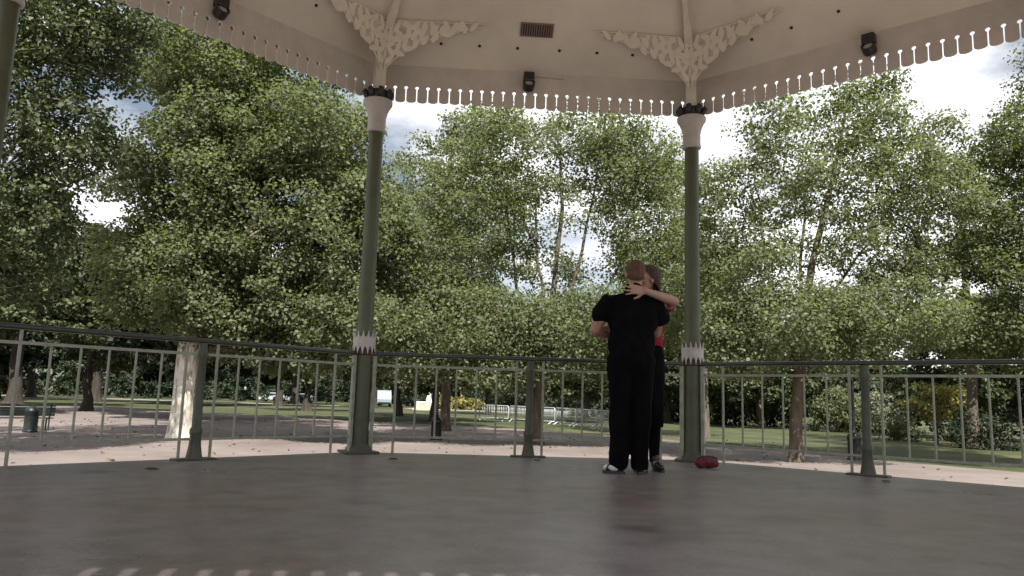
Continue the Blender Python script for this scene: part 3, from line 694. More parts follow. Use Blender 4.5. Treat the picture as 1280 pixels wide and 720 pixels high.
# slighter planes standing behind, between the near ones
YV = 37
tb = gp(tuple(at(556, 530, YV))[:2])
finish_tree('plane_tree', tb, [tb, at(558, 480, YV), at(560, 420, YV), at(556, 340, YV), at(560, 260, YV), at(565, 180, YV)], [.24, .20, .17, .13, .08, .03],
            [pb(560, 220, YV, 75, 60, 34, 2.4, 1.3), pb(530, 300, YV, 60, 60, 30, 2.2, 1.5), pb(600, 330, YV, 70, 60, 30, 2.4, 1.5), pb(560, 390, YV, 80, 50, 36, 2.6, 1.8), pb(585, 165, YV, 40, 30, 10, 1.5, 1.3), pb(630, 255, YV, 40, 45, 14, 1.8, 1.3)],
            .5, .72, 100, .14, M['leaf_light'], M['bark_brown'], 'slim plane tree standing farther back just right of the left column', 'plane trees around the bandstand', 1.3, 41)
tb = gp(tuple(at(880, 530, YV))[:2])
finish_tree('plane_tree', tb, [tb, at(880, 470, YV), at(876, 400, YV), at(870, 320, YV), at(866, 250, YV), at(862, 190, YV)], [.24, .20, .17, .13, .08, .03],
            [pb(860, 250, YV, 50, 55, 22, 2.0, 1.4), pb(890, 330, YV, 70, 55, 30, 2.2, 1.5), pb(820, 330, YV, 60, 60, 28, 2.2, 1.5), pb(860, 405, YV, 90, 50, 40, 2.6, 1.8), pb(800, 240, YV, 45, 45, 14, 1.8, 1.3)],
            .5, .72, 100, .14, M['leaf_light'], M['bark_brown'], 'slim plane tree standing farther back just behind the right column', 'plane trees around the bandstand', 1.3, 43)
tb = gp(tuple(at(1215, 530, 33))[:2])
finish_tree('plane_tree', tb, [tb, at(1215, 470, 33), at(1210, 400, 33), at(1205, 320, 33), at(1200, 250, 33), at(1195, 190, 33)], [.24, .20, .17, .13, .08, .03],
            [pb(1200, 230, 33, 55, 60, 22, 2.0, 1.3), pb(1230, 300, 33, 60, 50, 26, 2.2, 1.4), pb(1170, 310, 33, 50, 50, 20, 2.2, 1.3), pb(1210, 410, 33, 90, 40, 40, 2.6, 1.7)],
            .48, .66, 100, .135, M['leaf_plane'], M['bark_brown'], 'slim plane tree standing farther back toward the right edge', 'plane trees around the bandstand', 1.3, 47)

# background trees: a few kinds, each copied with its trunk and crown
def backtree(name, h, wd, trunk_h, r, leaf_m, bark_m, ncl, per, lsize, seed):
    tr = [(0, 0, 0), (.1, 0, trunk_h * .5), (-.1, .1, trunk_h), (.2, 0, h * .55), (.1, 0, h * .8), (0, 0, h * .93)]
    k = (h - trunk_h) / 2; zc = trunk_h + k
    blobs = [((0, 0, zc), (wd * .42, wd * .42, k * .85), ncl // 3)]
    rnd = random.Random(seed)
    for i in range(7):
        a = rnd.uniform(0, 6.28); z = zc + rnd.uniform(-.65, .6) * k; q = wd * .30 * rnd.uniform(.7, 1.2)
        blobs.append(((q * math.cos(a), q * math.sin(a), z), (wd * .24, wd * .24, k * .32), ncl // 10))
    return finish_tree(name, (0, 0, 0), tr, [r, r * .85, r * .75, r * .5, r * .28, .04], blobs, wd * .045, wd * .075, per, lsize, leaf_m, bark_m, 'tree', None, 1.5, seed)
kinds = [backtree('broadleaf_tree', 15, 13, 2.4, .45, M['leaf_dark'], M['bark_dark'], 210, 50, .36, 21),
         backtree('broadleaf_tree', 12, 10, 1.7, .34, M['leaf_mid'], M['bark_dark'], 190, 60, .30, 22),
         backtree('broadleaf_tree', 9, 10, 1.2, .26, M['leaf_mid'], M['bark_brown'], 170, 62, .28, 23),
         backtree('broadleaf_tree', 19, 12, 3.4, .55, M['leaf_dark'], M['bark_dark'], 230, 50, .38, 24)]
used = set()
def place(kind, x, y, sc, rz, label, group='trees of the wood behind the lawns'):
    src = kinds[kind]
    o = src if kind not in used else copy_tree(src)
    used.add(kind)
    o.location = (x, y, GZ - .03); o.rotation_euler = (0, 0, rz); o.scale = (sc, sc, sc)
    tag(o, label, 'tree', group)
BT = [
    (3, -38, 84, 1.0, .3, 'tall dark tree with a thick trunk deep in the wood at the left'),
    (0, -53, 100, 1.1, 1.3, 'dark spreading tree with a flared trunk seen between the left railing bars'),
    (0, -48, 84, .95, 2.2, 'dark tree nearest the left edge of the photo, behind the bench'),
    (0, -27, 78, 1.0, 4.0, 'dark tree filling the gap right of the pale plane trunk'),
    (3, -21.5, 104, 1.0, 5.0, 'dark tree with a very thick trunk left of the left column'),
    (1, -4.6, 61, .85, 0.7, 'small dark stemmed tree just right of the left column, before the white van'),
    (1, -13, 68, 1.0, 2.7, 'mid green tree standing directly behind the left column'),
    (2, 3.0, 76, 1.0, 1.1, 'low spreading tree behind the yellow green bush in the middle'),
    (2, 11, 66, 1.05, 3.3, 'low tree behind the steel barriers, left of the couple'),
    (1, 17, 62, .8, 5.2, 'mid green tree behind the couple and the end of the barriers'),
    (2, 22, 55, 1.0, .4, 'low tree behind the shrubs, right of the right column'),
    (2, 31, 60, 1.15, 2.0, 'low broad tree behind the right lamp post'),
    (1, 30, 43, .75, 4.4, 'dark leaved tree behind the pale feathery shrub'),
    (0, 35, 39, .62, 1.9, 'dark low tree at the far right behind the yellow leaved sapling'),
    (1, 27, 30, .62, .2, 'dense tree closing the view at the right edge of the photo'),
    (1, -24, 52, .95, 1.0, 'mid green tree behind the big left plane'),
    (0, -15, 44, .85, 3.0, 'dark tree between the pale plane trunk and the left column'),
    (1, -27, 42, 1.0, 1.9, 'mid green tree behind the bench at the far left'),
    (3, -33, 60, .95, 0.6, 'tall dark tree left of the pale plane trunk'),
    (2, -1.5, 52, 1.1, 2.4, 'low tree behind the left lamp post'),
    (2, 7.5, 56, .95, 4.6, 'low tree behind the airy plane, closing the gap under its crown'),
    (1, -6, 47, .8, 5.5, 'mid green tree just right of the left column'),
    (0, -32, 92, 1.0, 1.1, 'dark tree deep in the shaded wood at the left'),
    (3, -62, 88, 1.0, 2.9, 'dark tree deep in the shaded wood at the left'),
    (0, -46, 70, .9, 4.1, 'dark tree deep in the shaded wood at the left'),
    (0, -20, 88, 1.0, 0.2, 'dark tree deep in the shaded wood at the left'),
    (3, -10, 92, .9, 3.9, 'dark tree deep in the shaded wood at the left'),
    (0, -40, 54, .85, 5.9, 'dark tree deep in the shaded wood at the left'),
]
for a in BT: place(*a)

# bushes and saplings
def bush(name, x, y, wd, h, leaf_m, lsize, ncl, per, label, cat='bush', stem=False, group='shrubs along the lawn edge'):
    o = empty(name, (x, y, GZ), label, cat, group)
    blobs = []
    rnd = random.Random(int(x * 31 + y))
    for i in range(6):
        blobs.append(((rnd.uniform(-.34, .34) * wd, rnd.uniform(-.2, .2) * wd, h * rnd.uniform(.16, .62)), (wd * .25, wd * .2, h * .36), ncl // 6))
    cl = sample_blobs(blobs, .12)
    mb = MB()
    for c in cl[::5]:
        b0 = Vector((c[0] * .25, c[1] * .25, -.02)); mb.tube([b0, b0.lerp(Vector(c), .5) + Vector((0, 0, .12 * h)), c], [.03, .02, .006], 5, False)
    mb.build('stems', M['bark_brown'], o, True, recalc=False)
    cen, bias = clump_leaves(cl, np.full(len(cl), .11 * (wd + h) / 1.6) * RNG.uniform(.7, 1.3, len(cl)), per)
    cen[:, 2] = np.maximum(cen[:, 2], .03)
    leaves_mesh('foliage', cen, bias, lsize, leaf_m, o)
    return o
def pbush(px, py, wpx, hpx, leaf_m, lpx, ncl, per, label):
    x, y = gpix(px, py); k = y / F_PX
    return bush('shrub', x, y, wpx * k, hpx * k, leaf_m, max(.12, lpx * k), ncl, per, label)
pbush(575, 512, 62, 22, M['leaf_yellow'], 3.2, 70, 44, 'yellow green bush on the far lawn left of the barriers')
pbush(835, 527, 44, 58, M['leaf_grey'], 3.4, 80, 40, 'pale leggy shrub just left of the right column')
pbush(905, 531, 52, 40, M['leaf_mid'], 3.4, 80, 44, 'low green shrub just right of the right column')
pbush(958, 533, 84, 52, M['leaf_light'], 3.2, 120, 46, 'broad green bush left of the slim brown trunk')
pbush(1042, 540, 84, 62, M['leaf_light'], 3.2, 130, 46, 'broad green bush between the slim brown trunk and the right lamp post')
pbush(1105, 545, 66, 66, M['leaf_grey'], 3.0, 120, 46, 'pale feathery shrub right of the right lamp post')
pbush(1122, 551, 74, 34, M['leaf_mid'], 3.2, 90, 46, 'low rounded green bush in front of the pale feathery shrub')
pbush(1240, 562, 110, 66, M['leaf_dark'], 3.4, 120, 46, 'dark bush at the right end of the lawn edge')
pbush(1185, 552, 70, 40, M['leaf_dark'], 3.4, 100, 46, 'dark low bush under the yellow leaved sapling')
sx_, sy_ = gpix(1172, 556); ysap = (sx_, sy_, GZ)
finish_tree('sapling', ysap, [ysap, (sx_, sy_, GZ + .9), (sx_ + .05, sy_, GZ + 1.8), (sx_ + .1, sy_, GZ + 2.6)], [.05, .045, .03, .015],
            [((sx_ + .2, sy_ - .3, GZ + 2.5), (1.5, 1.0, .40), 40), ((sx_ - .8, sy_ - .3, GZ + 1.9), (1.0, .8, .30), 22), ((sx_ + 1.0, sy_ - .3, GZ + 1.8), (.8, .7, .30), 18), ((sx_ - .3, sy_ - .4, GZ + 1.4), (.8, .6, .25), 12)], .2, .32, 90, .13, M['leaf_yellow'], M['bark_brown'],
            'small yellow leaved sapling against the dark wood at the right', 'shrubs along the lawn edge', 1.3, 31)

# far wood that closes the horizon, one mass nobody could count
cl = []
for i in range(2200):
    a = R(RNG.uniform(-75, 75)); d = RNG.uniform(135, 190)
    cl.append((d * math.sin(a), d * math.cos(a), GZ + RNG.uniform(.0, 1) * (9 + 3 * math.sin(a * 9) + 2 * math.sin(a * 23))))
cl = np.array(cl)
cen, bias = clump_leaves(cl, np.full(len(cl), 2.2), 2.6)
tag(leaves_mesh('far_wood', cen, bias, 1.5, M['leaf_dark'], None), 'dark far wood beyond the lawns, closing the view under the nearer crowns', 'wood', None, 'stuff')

# dark thicket behind the shrubs and lawns
ln = [(-75, 125), (-40, 122), (-8, 116), (4, 104), (13, 80), (22, 62), (31, 50), (36, 40), (36, 28), (34, 18)]
cl = []
for (x0, y0), (x1, y1) in zip(ln, ln[1:]):
    for i in range(int(math.hypot(x1 - x0, y1 - y0) * 5)):
        f = RNG.random(); dd = (x0 + (x1 - x0) * f) ** 2 + (y0 + (y1 - y0) * f) ** 2
        cl.append((x0 + (x1 - x0) * f + RNG.normal() * 1.2, y0 + (y1 - y0) * f + RNG.normal() * 1.2, GZ + RNG.random() * (3.6 + noise.noise(Vector((x0 + f * 7, y0, 0))) + dd ** .5 * .012)))
cl = np.array(cl)
cen, bias = clump_leaves(cl, RNG.uniform(.6, 1.1, len(cl)), 22)
cen[:, 2] = np.maximum(cen[:, 2], GZ + .05)
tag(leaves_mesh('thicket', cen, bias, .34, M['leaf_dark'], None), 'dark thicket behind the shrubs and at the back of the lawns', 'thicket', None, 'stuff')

# fallen leaves on the gravel
k = 800
fx = np.stack([RNG.uniform(-26, 14, k), RNG.uniform(16, 46, k), np.full(k, GZ + .02)], 1)
me_o = leaves_mesh('fallen_leaves', fx, np.tile(np.array([[0, 0, 2.5]]), (k, 1)), .12, M['leaf_litter'], None)
tag(me_o, 'dry fallen leaves scattered over the pinkish gravel', 'leaves', None, 'stuff')

# ------------------------------------------------------------------ park furniture
def lamp_post(x, y, label, h=4.2):
    o = empty('lamp_post', (x, y, GZ), label, 'lamp post', 'black lamp posts on the gravel')
    MB().lathe((0, 0, 0), [(.24, 0), (.24, .07), (.20, .09), (.195, .62), (.215, .65), (.215, .72), (.18, .80), (.11, .87), (.07, .92), (.06, .95)], 12).build('base', M['lamp_black'], o, 'auto')
    MB().lathe((0, 0, 0), [(.055, .93), (.05, 1.6), (.065, 1.62), (.065, 1.68), (.045, 1.7), (.036, h - .6), (.06, h - .58), (.06, h - .52)], 12).build('pole', M['lamp_black'], o, 'auto')
    hd = MB().lathe((0, 0, 0), [(.05, h - .52), (.10, h - .47), (.105, h - .44)], 8).build('lantern_collar', M['lamp_black'], o)
    MB().lathe((0, 0, 0), [(.10, h - .44), (.17, h - .1), (.165, h - .095)], 8).build('lantern_glass', M['lens'], o)
    MB().lathe((0, 0, 0), [(.19, h - .095), (.19, h - .07), (.08, h + .08), (.03, h + .12), (.03, h + .18), (.005, h + .2)], 8).build('lantern_cap', M['lamp_black'], o)
    return o
lamp_post(-.76, 29.1, 'black iron lamp post with stout base right of the left column')
lamp_post(12.57, 23.9, 'black iron lamp post with stout base beside the slim brown trunk')

lb = empty('litter_bin', (-14.4, 27.4, GZ), 'dark round litter bin with domed lid in front of the green bench', 'litter bin')
MB().lathe((0, 0, 0), [(.22, 0), (.23, .05), (.21, .08), (.21, .58), (.235, .60), (.235, .63)], 18).build('bin_body', M['bench'], lb, 'auto')
MB().lathe((0, 0, 0), [(.19, .63), (.19, .70)], 18).build('mouth', M['black'], lb, 'auto')
MB().lathe((0, 0, 0), [(.235, .70), (.23, .74), (.18, .82), (.08, .87), (.02, .885)], 18).build('lid', M['bench'], lb, 'auto')

bn = empty('park_bench', (-15.2, 28.3, GZ), 'dark green slatted park bench on the gravel at the far left', 'bench', None, R(38))
sb = MB()
for i in range(5): sb.rbox((0, -.2 + i * .1, .44), (1.9, .085, .03), .008)
sb.build('seat', M['bench'], bn)
bb = MB()
for i in range(4): bb.rbox((0, -.27 - i * .03, .56 + i * .11), (1.9, .03, .09), .008)
bb.build('backrest', M['bench'], bn)
for sg in (-1, 1):
    MB().tube([(sg * .8, .22, 0), (sg * .8, .2, .42)], .028, 8).tube([(sg * .8, .2, .41), (sg * .8, -.25, .41)], .022, 8).build('leg', M['lamp_black'], bn)
    MB().tube([(sg * .8, -.22, 0), (sg * .8, -.24, .45), (sg * .8, -.40, .95)], .026, 8).build('leg', M['lamp_black'], bn)
    MB().tube([(sg * .88, -.3, .66), (sg * .88, .2, .66), (sg * .88, .22, .44)], .022, 8).build('armrest', M['lamp_black'], bn)

# steel crowd barriers across the lawn
def barrier(p, q, label):
    p, q = Vector(p), Vector(q); d = q - p; l = d.length
    o = empty('crowd_barrier', (*((p + q) / 2).to_2d(), GZ), label, 'barrier', 'steel crowd barriers across the lawn', math.atan2(d.y, d.x))
    h, x = 1.08, l / 2 - .06
    MB().tube([(-x, 0, .2), (-x, 0, h - .12), (-x + .04, 0, h - .03), (-x + .12, 0, h), (x - .12, 0, h), (x - .04, 0, h - .03), (x, 0, h - .12), (x, 0, .2), (x - .01, 0, .195), (-x + .01, 0, .195)], .032, 8).build('frame', M['galv'], o, True)
    bars = MB(); n = 17
    for i in range(1, n): bars.tube([(-x + 2 * x * i / n, 0, .2), (-x + 2 * x * i / n, 0, h)], .011, 5)
    bars.build('bar_infill', M['galv'], o, True)
    for sg in (-1, 1):
        MB().tube([(sg * (x - .3), -.32, .0), (sg * (x - .3), -.26, .06), (sg * (x - .3), 0, .2), (sg * (x - .3), .26, .06), (sg * (x - .3), .32, .0)], .026, 7).build('foot', M['galv'], o, True)
bp_ = [gpix(598, 525), gpix(636, 527), gpix(668, 529), gpix(694, 531), gpix(720, 533.5), gpix(746, 537), gpix(774, 542)]
bl = ['pale steel crowd barrier farthest left, before the yellow green bush', 'pale steel crowd barrier seen left of the middle railing post', 'pale steel crowd barrier behind the trunk of the airy plane',
      'pale steel crowd barrier just right of the airy plane trunk', 'pale steel crowd barrier midway between the plane trunk and the couple', 'pale steel crowd barrier nearest the couple, at the right end']
for i in range(6): barrier((*bp_[i], 0), (*bp_[i + 1], 0), bl[i])

# pale van far off beyond the lawn, seen from its front
vn = empty('parked_van', (-10.2, 108, GZ), 'white and turquoise van parked far off between the left column and a dark trunk', 'van', None, R(8))
bd = MB(); prof = [(-1.0, .35), (-1.0, 1.0), (-.72, 1.4), (-.2, 2.05), (.2, 2.2), (3.9, 2.2), (4.0, 2.0), (4.0, .35)]
bd.prism(prof, lambda u, v, d: Vector((d, u, v)), -.95, .95); bd.build('body', M['vanpaint'], vn)
for sg in (-1, 1): MB().add([(sg * .44 - .40, -.722, 1.18), (sg * .44 + .40, -.722, 1.18), (sg * .44 + .36, -.232, 2.02), (sg * .44 - .36, -.232, 2.02)], [(0, 1, 2, 3)]).build('windscreen', M['teal'], vn)
MB().box((0, -1.03, .5), (1.8, .06, .18)).build('bumper', M['black'], vn)
for sx in (-.9, .9):
    for sy in (-.2, 3.0): MB().lathe((sx, sy, .33), [(.33, -.1), (.33, .1)], 16, Matrix.Rotation(R(90), 3, 'Y')).build('wheel', M['tyre'], vn)

# stone plinth with a white figure like finial, far lawn
pt = empty('stone_monument', (-3.7, 87, GZ), 'pale low stone plinth topped by a small white pointed figure on the far lawn', 'monument')
MB().rbox((0, 0, .12), (2.6, 1.6, .24), .03).rbox((0, 0, .5), (2.1, 1.2, .6), .03).build('plinth', M['stone'], pt)
MB().rbox((.1, 0, .9), (2.0, 1.2, .14), .03).build('slab', M['white'], pt)
MB().lathe((.45, 0, .97), [(.36, 0), (.30, .12), (.30, .3), (.22, .6), (.24, .8), (.14, 1.0), (.14, 1.12), (.02, 1.3)], 14).build('finial', M['white'], pt, True)

# cars parked far beyond the lawns at the left
def car(x, y, rz, m, label):
    o = empty('parked_car', (x, y, GZ), label, 'car', 'cars parked beyond the far lawn', rz)
    p = [(-2.1, .3), (-2.1, .75), (-1.9, .88), (-1.2, .92), (-.6, 1.38), (.9, 1.42), (1.6, .98), (2.1, .92), (2.15, .3)]
    MB().prism(p, lambda u, v, d: Vector((u, d * (.86 if v > 1.1 else 1), v)), -.85, .85).build('body', m, o)
    for sg in (-1, 1):
        MB().add([(-1.05, sg * .853, .95), (1.35, sg * .853, .98), (.85, sg * .79, 1.33), (-.55, sg * .79, 1.3)], [(0, 1, 2, 3)]).build('window', M['glass'], o)
        for wx in (-1.3, 1.3): MB().lathe((wx, sg * .82, .31), [(.2, -.09), (.31, -.09), (.31, .09), (.2, .09)], 16, Matrix.Rotation(R(90), 3, 'X')).build('wheel', M['tyre'], o)
car(-42, 132, R(4), M['vanpaint'], 'grey green car parked far off between the pale trunk and the thick dark trunk')
car(-30, 128, R(-3), M['galv'], 'silver car parked far off just left of the left column')
car(-24.5, 124, R(3), M['vanpaint'], 'grey green car parked far off, half hidden by the left column')

# a few dry leaves blown onto the bandstand floor
for i, (lx, ly, lbl) in enumerate(((-.55, 6.9, 'dry curled leaf on the floor near the left column'), (3.35, 5.9, 'dry curled leaf on the floor near the right railing post'), (-2.1, 5.6, 'dry curled leaf on the floor near the left railing'), (.75, 7.2, 'dry curled leaf on the floor by the middle railing post'))):
    k6 = MB(); a0 = i * 1.7; q6 = [(-.05, 0, .002), (-.02, .028, .016), (.02, .03, .014), (.055, 0, .006), (.02, -.03, .018), (-.02, -.026, .012), (0, 0, .003)]
    k6.add([Vector((x * math.cos(a0) - y * math.sin(a0), x * math.sin(a0) + y * math.cos(a0), z)) for x, y, z in q6], [(6, 0, 1), (6, 1, 2), (6, 2, 3), (6, 3, 4), (6, 4, 5), (6, 5, 0)])
    lo = k6.build('dry_leaf', M['leaf_litter']); lo.location = (lx, ly, .001); tag(lo, lbl, 'leaf', 'dry leaves on the bandstand floor')

# ------------------------------------------------------------------ people
def prim(p0, r0, p1, r1, n=14, sc=(1, 1)):
    """closed tapered capsule between two points"""
    p0, p1 = Vector(p0), Vector(p1); d = p1 - p0; l = max(d.length, 1e-5); d = d / l
    pts, rs = [], []
    for i in range(5): a = math.pi / 2 * (1 - i / 4.0); pts.append(p0 - d * r0 * math.sin(a)); rs.append(max(.0008, r0 * math.cos(a)))
    for i in range(1, 4): pts.append(p0.lerp(p1, i / 4)); rs.append(r0 + (r1 - r0) * i / 4)
    for i in range(5): a = math.pi / 2 * i / 4.0; pts.append(p1 + d * r1 * math.sin(a)); rs.append(max(.0008, r1 * math.cos(a)))
    return pts, rs, n
class Flesh(MB):
    def cap(s, p0, r0, p1, r1, n=14): q = prim(p0, r0, p1, r1, n); return s.tube(q[0], q[1], n)
    def chain(s, pts, rs):
        for i in range(len(pts) - 1): s.cap(pts[i], rs[i], pts[i + 1], rs[i + 1])
        return s
    def ell(s, c, r, Mx=None, n=18):
        bm = bmesh.new(); bmesh.ops.create_uvsphere(bm, u_segments=n, v_segments=n // 2 + 3, radius=1); bmesh.ops.scale(bm, vec=r, verts=bm.verts); bm.verts.index_update(); c = Vector(c)
        s.add([(Mx @ v.co if Mx else v.co) + c for v in bm.verts], [[v.index for v in f.verts] for f in bm.faces]); bm.free(); return s
    def fuse(s, name, m, parent, voxel=.008, smooth=6, fold=0, fscale=9, cut=None, vstretch=.35):
        o = s.build(name, m, parent, False)
        md = o.modifiers.new('r', 'REMESH'); md.mode = 'VOXEL'; md.voxel_size = voxel; md.use_smooth_shade = True
        if smooth: ms = o.modifiers.new('s', 'SMOOTH'); ms.iterations = smooth; ms.factor = .5
        dg = bpy.context.evaluated_depsgraph_get(); me = bpy.data.meshes.new_from_object(o.evaluated_get(dg))
        o.modifiers.clear(); old = o.data; o.data = me; bpy.data.meshes.remove(old); me.name = name
        if fold or cut:
            bm = bmesh.new(); bm.from_mesh(me); bm.normal_update()
            if fold:
                for v in bm.verts:
                    q = Vector((v.co.x * fscale, v.co.y * fscale, v.co.z * fscale * vstretch))
                    v.co += v.normal * fold * (noise.noise(q) + .5 * noise.noise(q * 2.3))
            if cut:
                for co_, no_ in cut: bmesh.ops.bisect_plane(bm, geom=bm.verts[:] + bm.edges[:] + bm.faces[:], plane_co=co_, plane_no=no_, clear_outer=True)
            bm.to_mesh(me); bm.free()
        me.polygons.foreach_set('use_smooth', [True] * len(me.polygons))
        return o

def hand(fl, wrist, dirn, palm_n, side, size=1.0, spread=.16, curl=.25):
    """palm, four fingers of their own lengths and a thumb from the palm's side"""
    d = Vector(dirn).normalized(); n = Vector(palm_n); n = (n - d * n.dot(d)).normalized(); s = d.cross(n) * side; w0 = Vector(wrist)
    for k in (-1.5, -.5, .5, 1.5):
        fl.cap(w0 + d * .012 + s * k * .013 * size, .014 * size, w0 + d * .085 * size + s * k * .019 * size, .0125 * size, 10)
    for k, ln in ((-1.5, .062), (-.5, .075), (.5, .08), (1.5, .07)):
        a = k * spread; fd = (d * math.cos(a) + s * math.sin(a)).normalized()
        p = w0 + d * .09 * size + s * k * .0195 * size
        p1 = p + (fd * math.cos(curl * .4) + n * math.sin(curl * .4)) * ln * .5 * size
        p2 = p1 + (fd * math.cos(curl) + n * math.sin(curl)) * ln * .3 * size
        p3 = p2 + (fd * math.cos(curl * 1.5) + n * math.sin(curl * 1.5)) * ln * .2 * size
        fl.chain([p, p1, p2, p3], [.0098 * size, .0092 * size, .0085 * size, .0072 * size])
    b = w0 + d * .022 * size + s * 1.4 * .016 * size
    t1 = b + (s * .75 + d * .6 + n * .25).normalized() * .045 * size; t2 = t1 + (s * .45 + d * .85 + n * .2).normalized() * .034 * size
    fl.chain([b, t1, t2], [.0145 * size, .0115 * size, .0088 * size])

def head(fl, c, fwd, up=(0, 0, 1), k=1.0):
    """skull, jaw, nose, ears, brow, lips; returns the turn matrix"""
    f = Vector(fwd).normalized(); u = Vector(up); u = (u - f * u.dot(f)).normalized(); r = f.cross(u)
    T = Matrix((r, f, u)).transposed(); c = Vector(c)
    def q(x, y, z): return c + T @ Vector((x, y, z)) * k
    fl.ell(q(0, -.012, .025), (.076 * k, .096 * k, .09 * k), T)
    fl.ell(q(0, .018, -.03), (.062 * k, .076 * k, .082 * k), T)
    fl.cap(q(-.025, .04, -.085), .03 * k, q(.025, .04, -.085), .03 * k); fl.ell(q(0, .066, -.098), (.024 * k, .02 * k, .018 * k), T)
    fl.cap(q(0, .088, .012), .010 * k, q(0, .108, -.026), .014 * k, 10); fl.ell(q(.012, .094, -.03), (.010 * k, .010 * k, .009 * k), T); fl.ell(q(-.012, .094, -.03), (.010 * k, .010 * k, .009 * k), T)
    for sx in (-1, 1):
        fl.ell(q(sx * .078, -.005, -.012), (.010 * k, .020 * k, .032 * k), T)
        fl.cap(q(sx * .012, .088, .026), .009 * k, q(sx * .048, .072, .027), .009 * k, 8)
        fl.ell(q(sx * .04, .065, -.025), (.024 * k, .02 * k, .02 * k), T)
    fl.cap(q(-.02, .084, -.062), .008 * k, q(.02, .084, -.062), .008 * k, 8); fl.cap(q(-.016, .082, -.073), .008 * k, q(.016, .082, -.073), .008 * k, 8)
    return T, q
def face_bits(o, T, q, k, m_hair):
    for sx in (-1, 1):
        e = Flesh().ell(q(sx * .033, .079, .008), (.013 * k, .010 * k, .0075 * k), T).build('eye', M['eye'], o, True)
        Flesh().ell(q(sx * .033, .0885, .008), (.006 * k, .0025 * k, .006 * k), T).build('iris', M['hair_dark'], e, True)
        Flesh().cap(q(sx * .016, .096, .034), .0035, q(sx * .052, .078, .034), .003, 6).build('eyebrow', m_hair, o, True)
    Flesh().cap(q(-.02, .0905, -.062), .005 * k, q(.02, .0905, -.062), .005 * k, 8).cap(q(-.016, .0885, -.073), .0055 * k, q(.016, .0885, -.073), .0055 * k, 8).build('lips', M['lip'], o, True)

def shoe(parent, heel, toe, name='shoe', white=True):
    h, t_ = Vector(heel), Vector(toe); d = (t_ - h).normalized(); s = Vector((-d.y, d.x, 0)); T = Matrix((s, d, Vector((0, 0, 1)))).transposed(); l = (t_ - h).length
    u = Flesh().cap(h + d * .04 + Vector((0, 0, .045)), .034, h + d * l * .62 + Vector((0, 0, .042)), .036).cap(h + d * l * .6 + Vector((0, 0, .038)), .036, t_ - d * .045 + Vector((0, 0, .034)), .028).cap(h + d * .045 + Vector((0, 0, .06)), .036, h + d * .05 + Vector((0, 0, .105)), .037)
    o = u.fuse(name, M['shoe'], parent, .006, 5)
    so_ = MB(); pl_ = []
    for i in range(24):
        a = 2 * math.pi * i / 24; yy = math.cos(a); xx = math.sin(a) * (.034 + .006 * yy)
        pl_.append((xx, l * .5 + yy * l * .5))
    so_.prism(pl_, lambda x, y, z: h + s * x + d * y + Vector((0, 0, z)), .0015, .020); so_.build('sole', M['shoe'], o)
    if white: Flesh().ell(h + d * l * .45 + s * .022 + Vector((0, 0, .045)), (.021, .05, .026), T).ell(h + d * l * .45 - s * .022 + Vector((0, 0, .045)), (.021, .05, .026), T).cap(h + d * l * .42 + Vector((0, 0, .074)), .015, h + d * l * .70 + Vector((0, 0, .058)), .014).ell(t_ - d * .035 + Vector((0, 0, .04)), (.026, .03, .026), T).build('white_cap', M['shoe_white'], o, True)

# --- the man, seen from behind
mx_, my_ = 1.385, 6.12
man = empty('person', (mx_, my_, 0), 'person in black t-shirt and trousers seen from behind, embracing a partner', 'person', 'couple embracing on the bandstand')
b = Flesh()
HC = (.035, .03, 1.602)
T, q = head(b, HC, (.16, 1, -.12), (.06, .10, 1), 1.0)
b.cap((0, -.01, 1.40), .062, (.03, .015, 1.55), .056)                       # neck
b.cap((0, -.02, 1.36), .07, (-.16, -.005, 1.355), .052).cap((0, -.02, 1.36), .07, (.16, -.005, 1.355), .052)
b.ell((0, 0, 1.23), (.185, .115, .20)).ell((0, .01, 1.03), (.17, .12, .17)).ell((0, 0, .91), (.17, .12, .13))
SL, EL, WL = (-.195, .0, 1.345), (-.292, .055, 1.135), (-.10, .245, 1.10)
SR, ER, WR = (.195, .0, 1.345), (.275, .07, 1.4), (.17, .33, 1.13)
b.chain([SL, EL], [.058, .045]).chain([EL, (-.20, .15, 1.115), WL], [.045, .042, .028])
b.chain([SR, ER], [.058, .045]).chain([ER, (.25, .20, 1.14), WR], [.045, .042, .028])
hand(b, WL, (.85, .5, .1), (.2, .6, .1), 1, 1.0, .10, .3)
hand(b, WR, (-.2, .9, .25), (-.9, -.1, 0), -1, 1.0, .10, .35)
b.chain([(-.09, 0, .90), (-.10, .01, .50), (-.095, -.01, .09)], [.088, .058, .042]).chain([(.085, 0, .90), (.085, .015, .50), (.075, .0, .09)], [.088, .058, .042])
b.cap((-.095, 0, .06), .035, (-.15, .06, .045), .03).cap((.075, 0, .06), .035, (.11, .08, .045), .03)
body = b.fuse('body', M['skin'], man, .0065, 4)
hr = Flesh().ell(q(0, -.016, .03), (.0800, .0995, .093), T).ell(q(0, -.045, -.01), (.070, .066, .07), T)
hr.fuse('hair', M['hair_red'], man, .006, 3, .0015, 60, [(q(0, .045, .05), (T @ Vector((0, .9, -.75)))), (q(0, 0, -.055), (T @ Vector((0, .2, -1))))])
ts = Flesh()
ts.cap((0, -.02, 1.372), .088, (-.165, -.005, 1.358), .068).cap((0, -.02, 1.372), .088, (.165, -.005, 1.358), .068)
ts.ell((0, -.005, 1.24), (.212, .138, .215)).ell((0, .01, 1.04), (.205, .145, .20)).ell((0, .005, .90), (.20, .14, .12)).cap((0, -.015, 1.40), .078, (.012, -.005, 1.468), .068)
ts.chain([(-.190, 0, 1.345), (-.250, .025, 1.262)], [.080, .078]).chain([(.190, 0, 1.345), (.245, .03, 1.255)], [.080, .076])
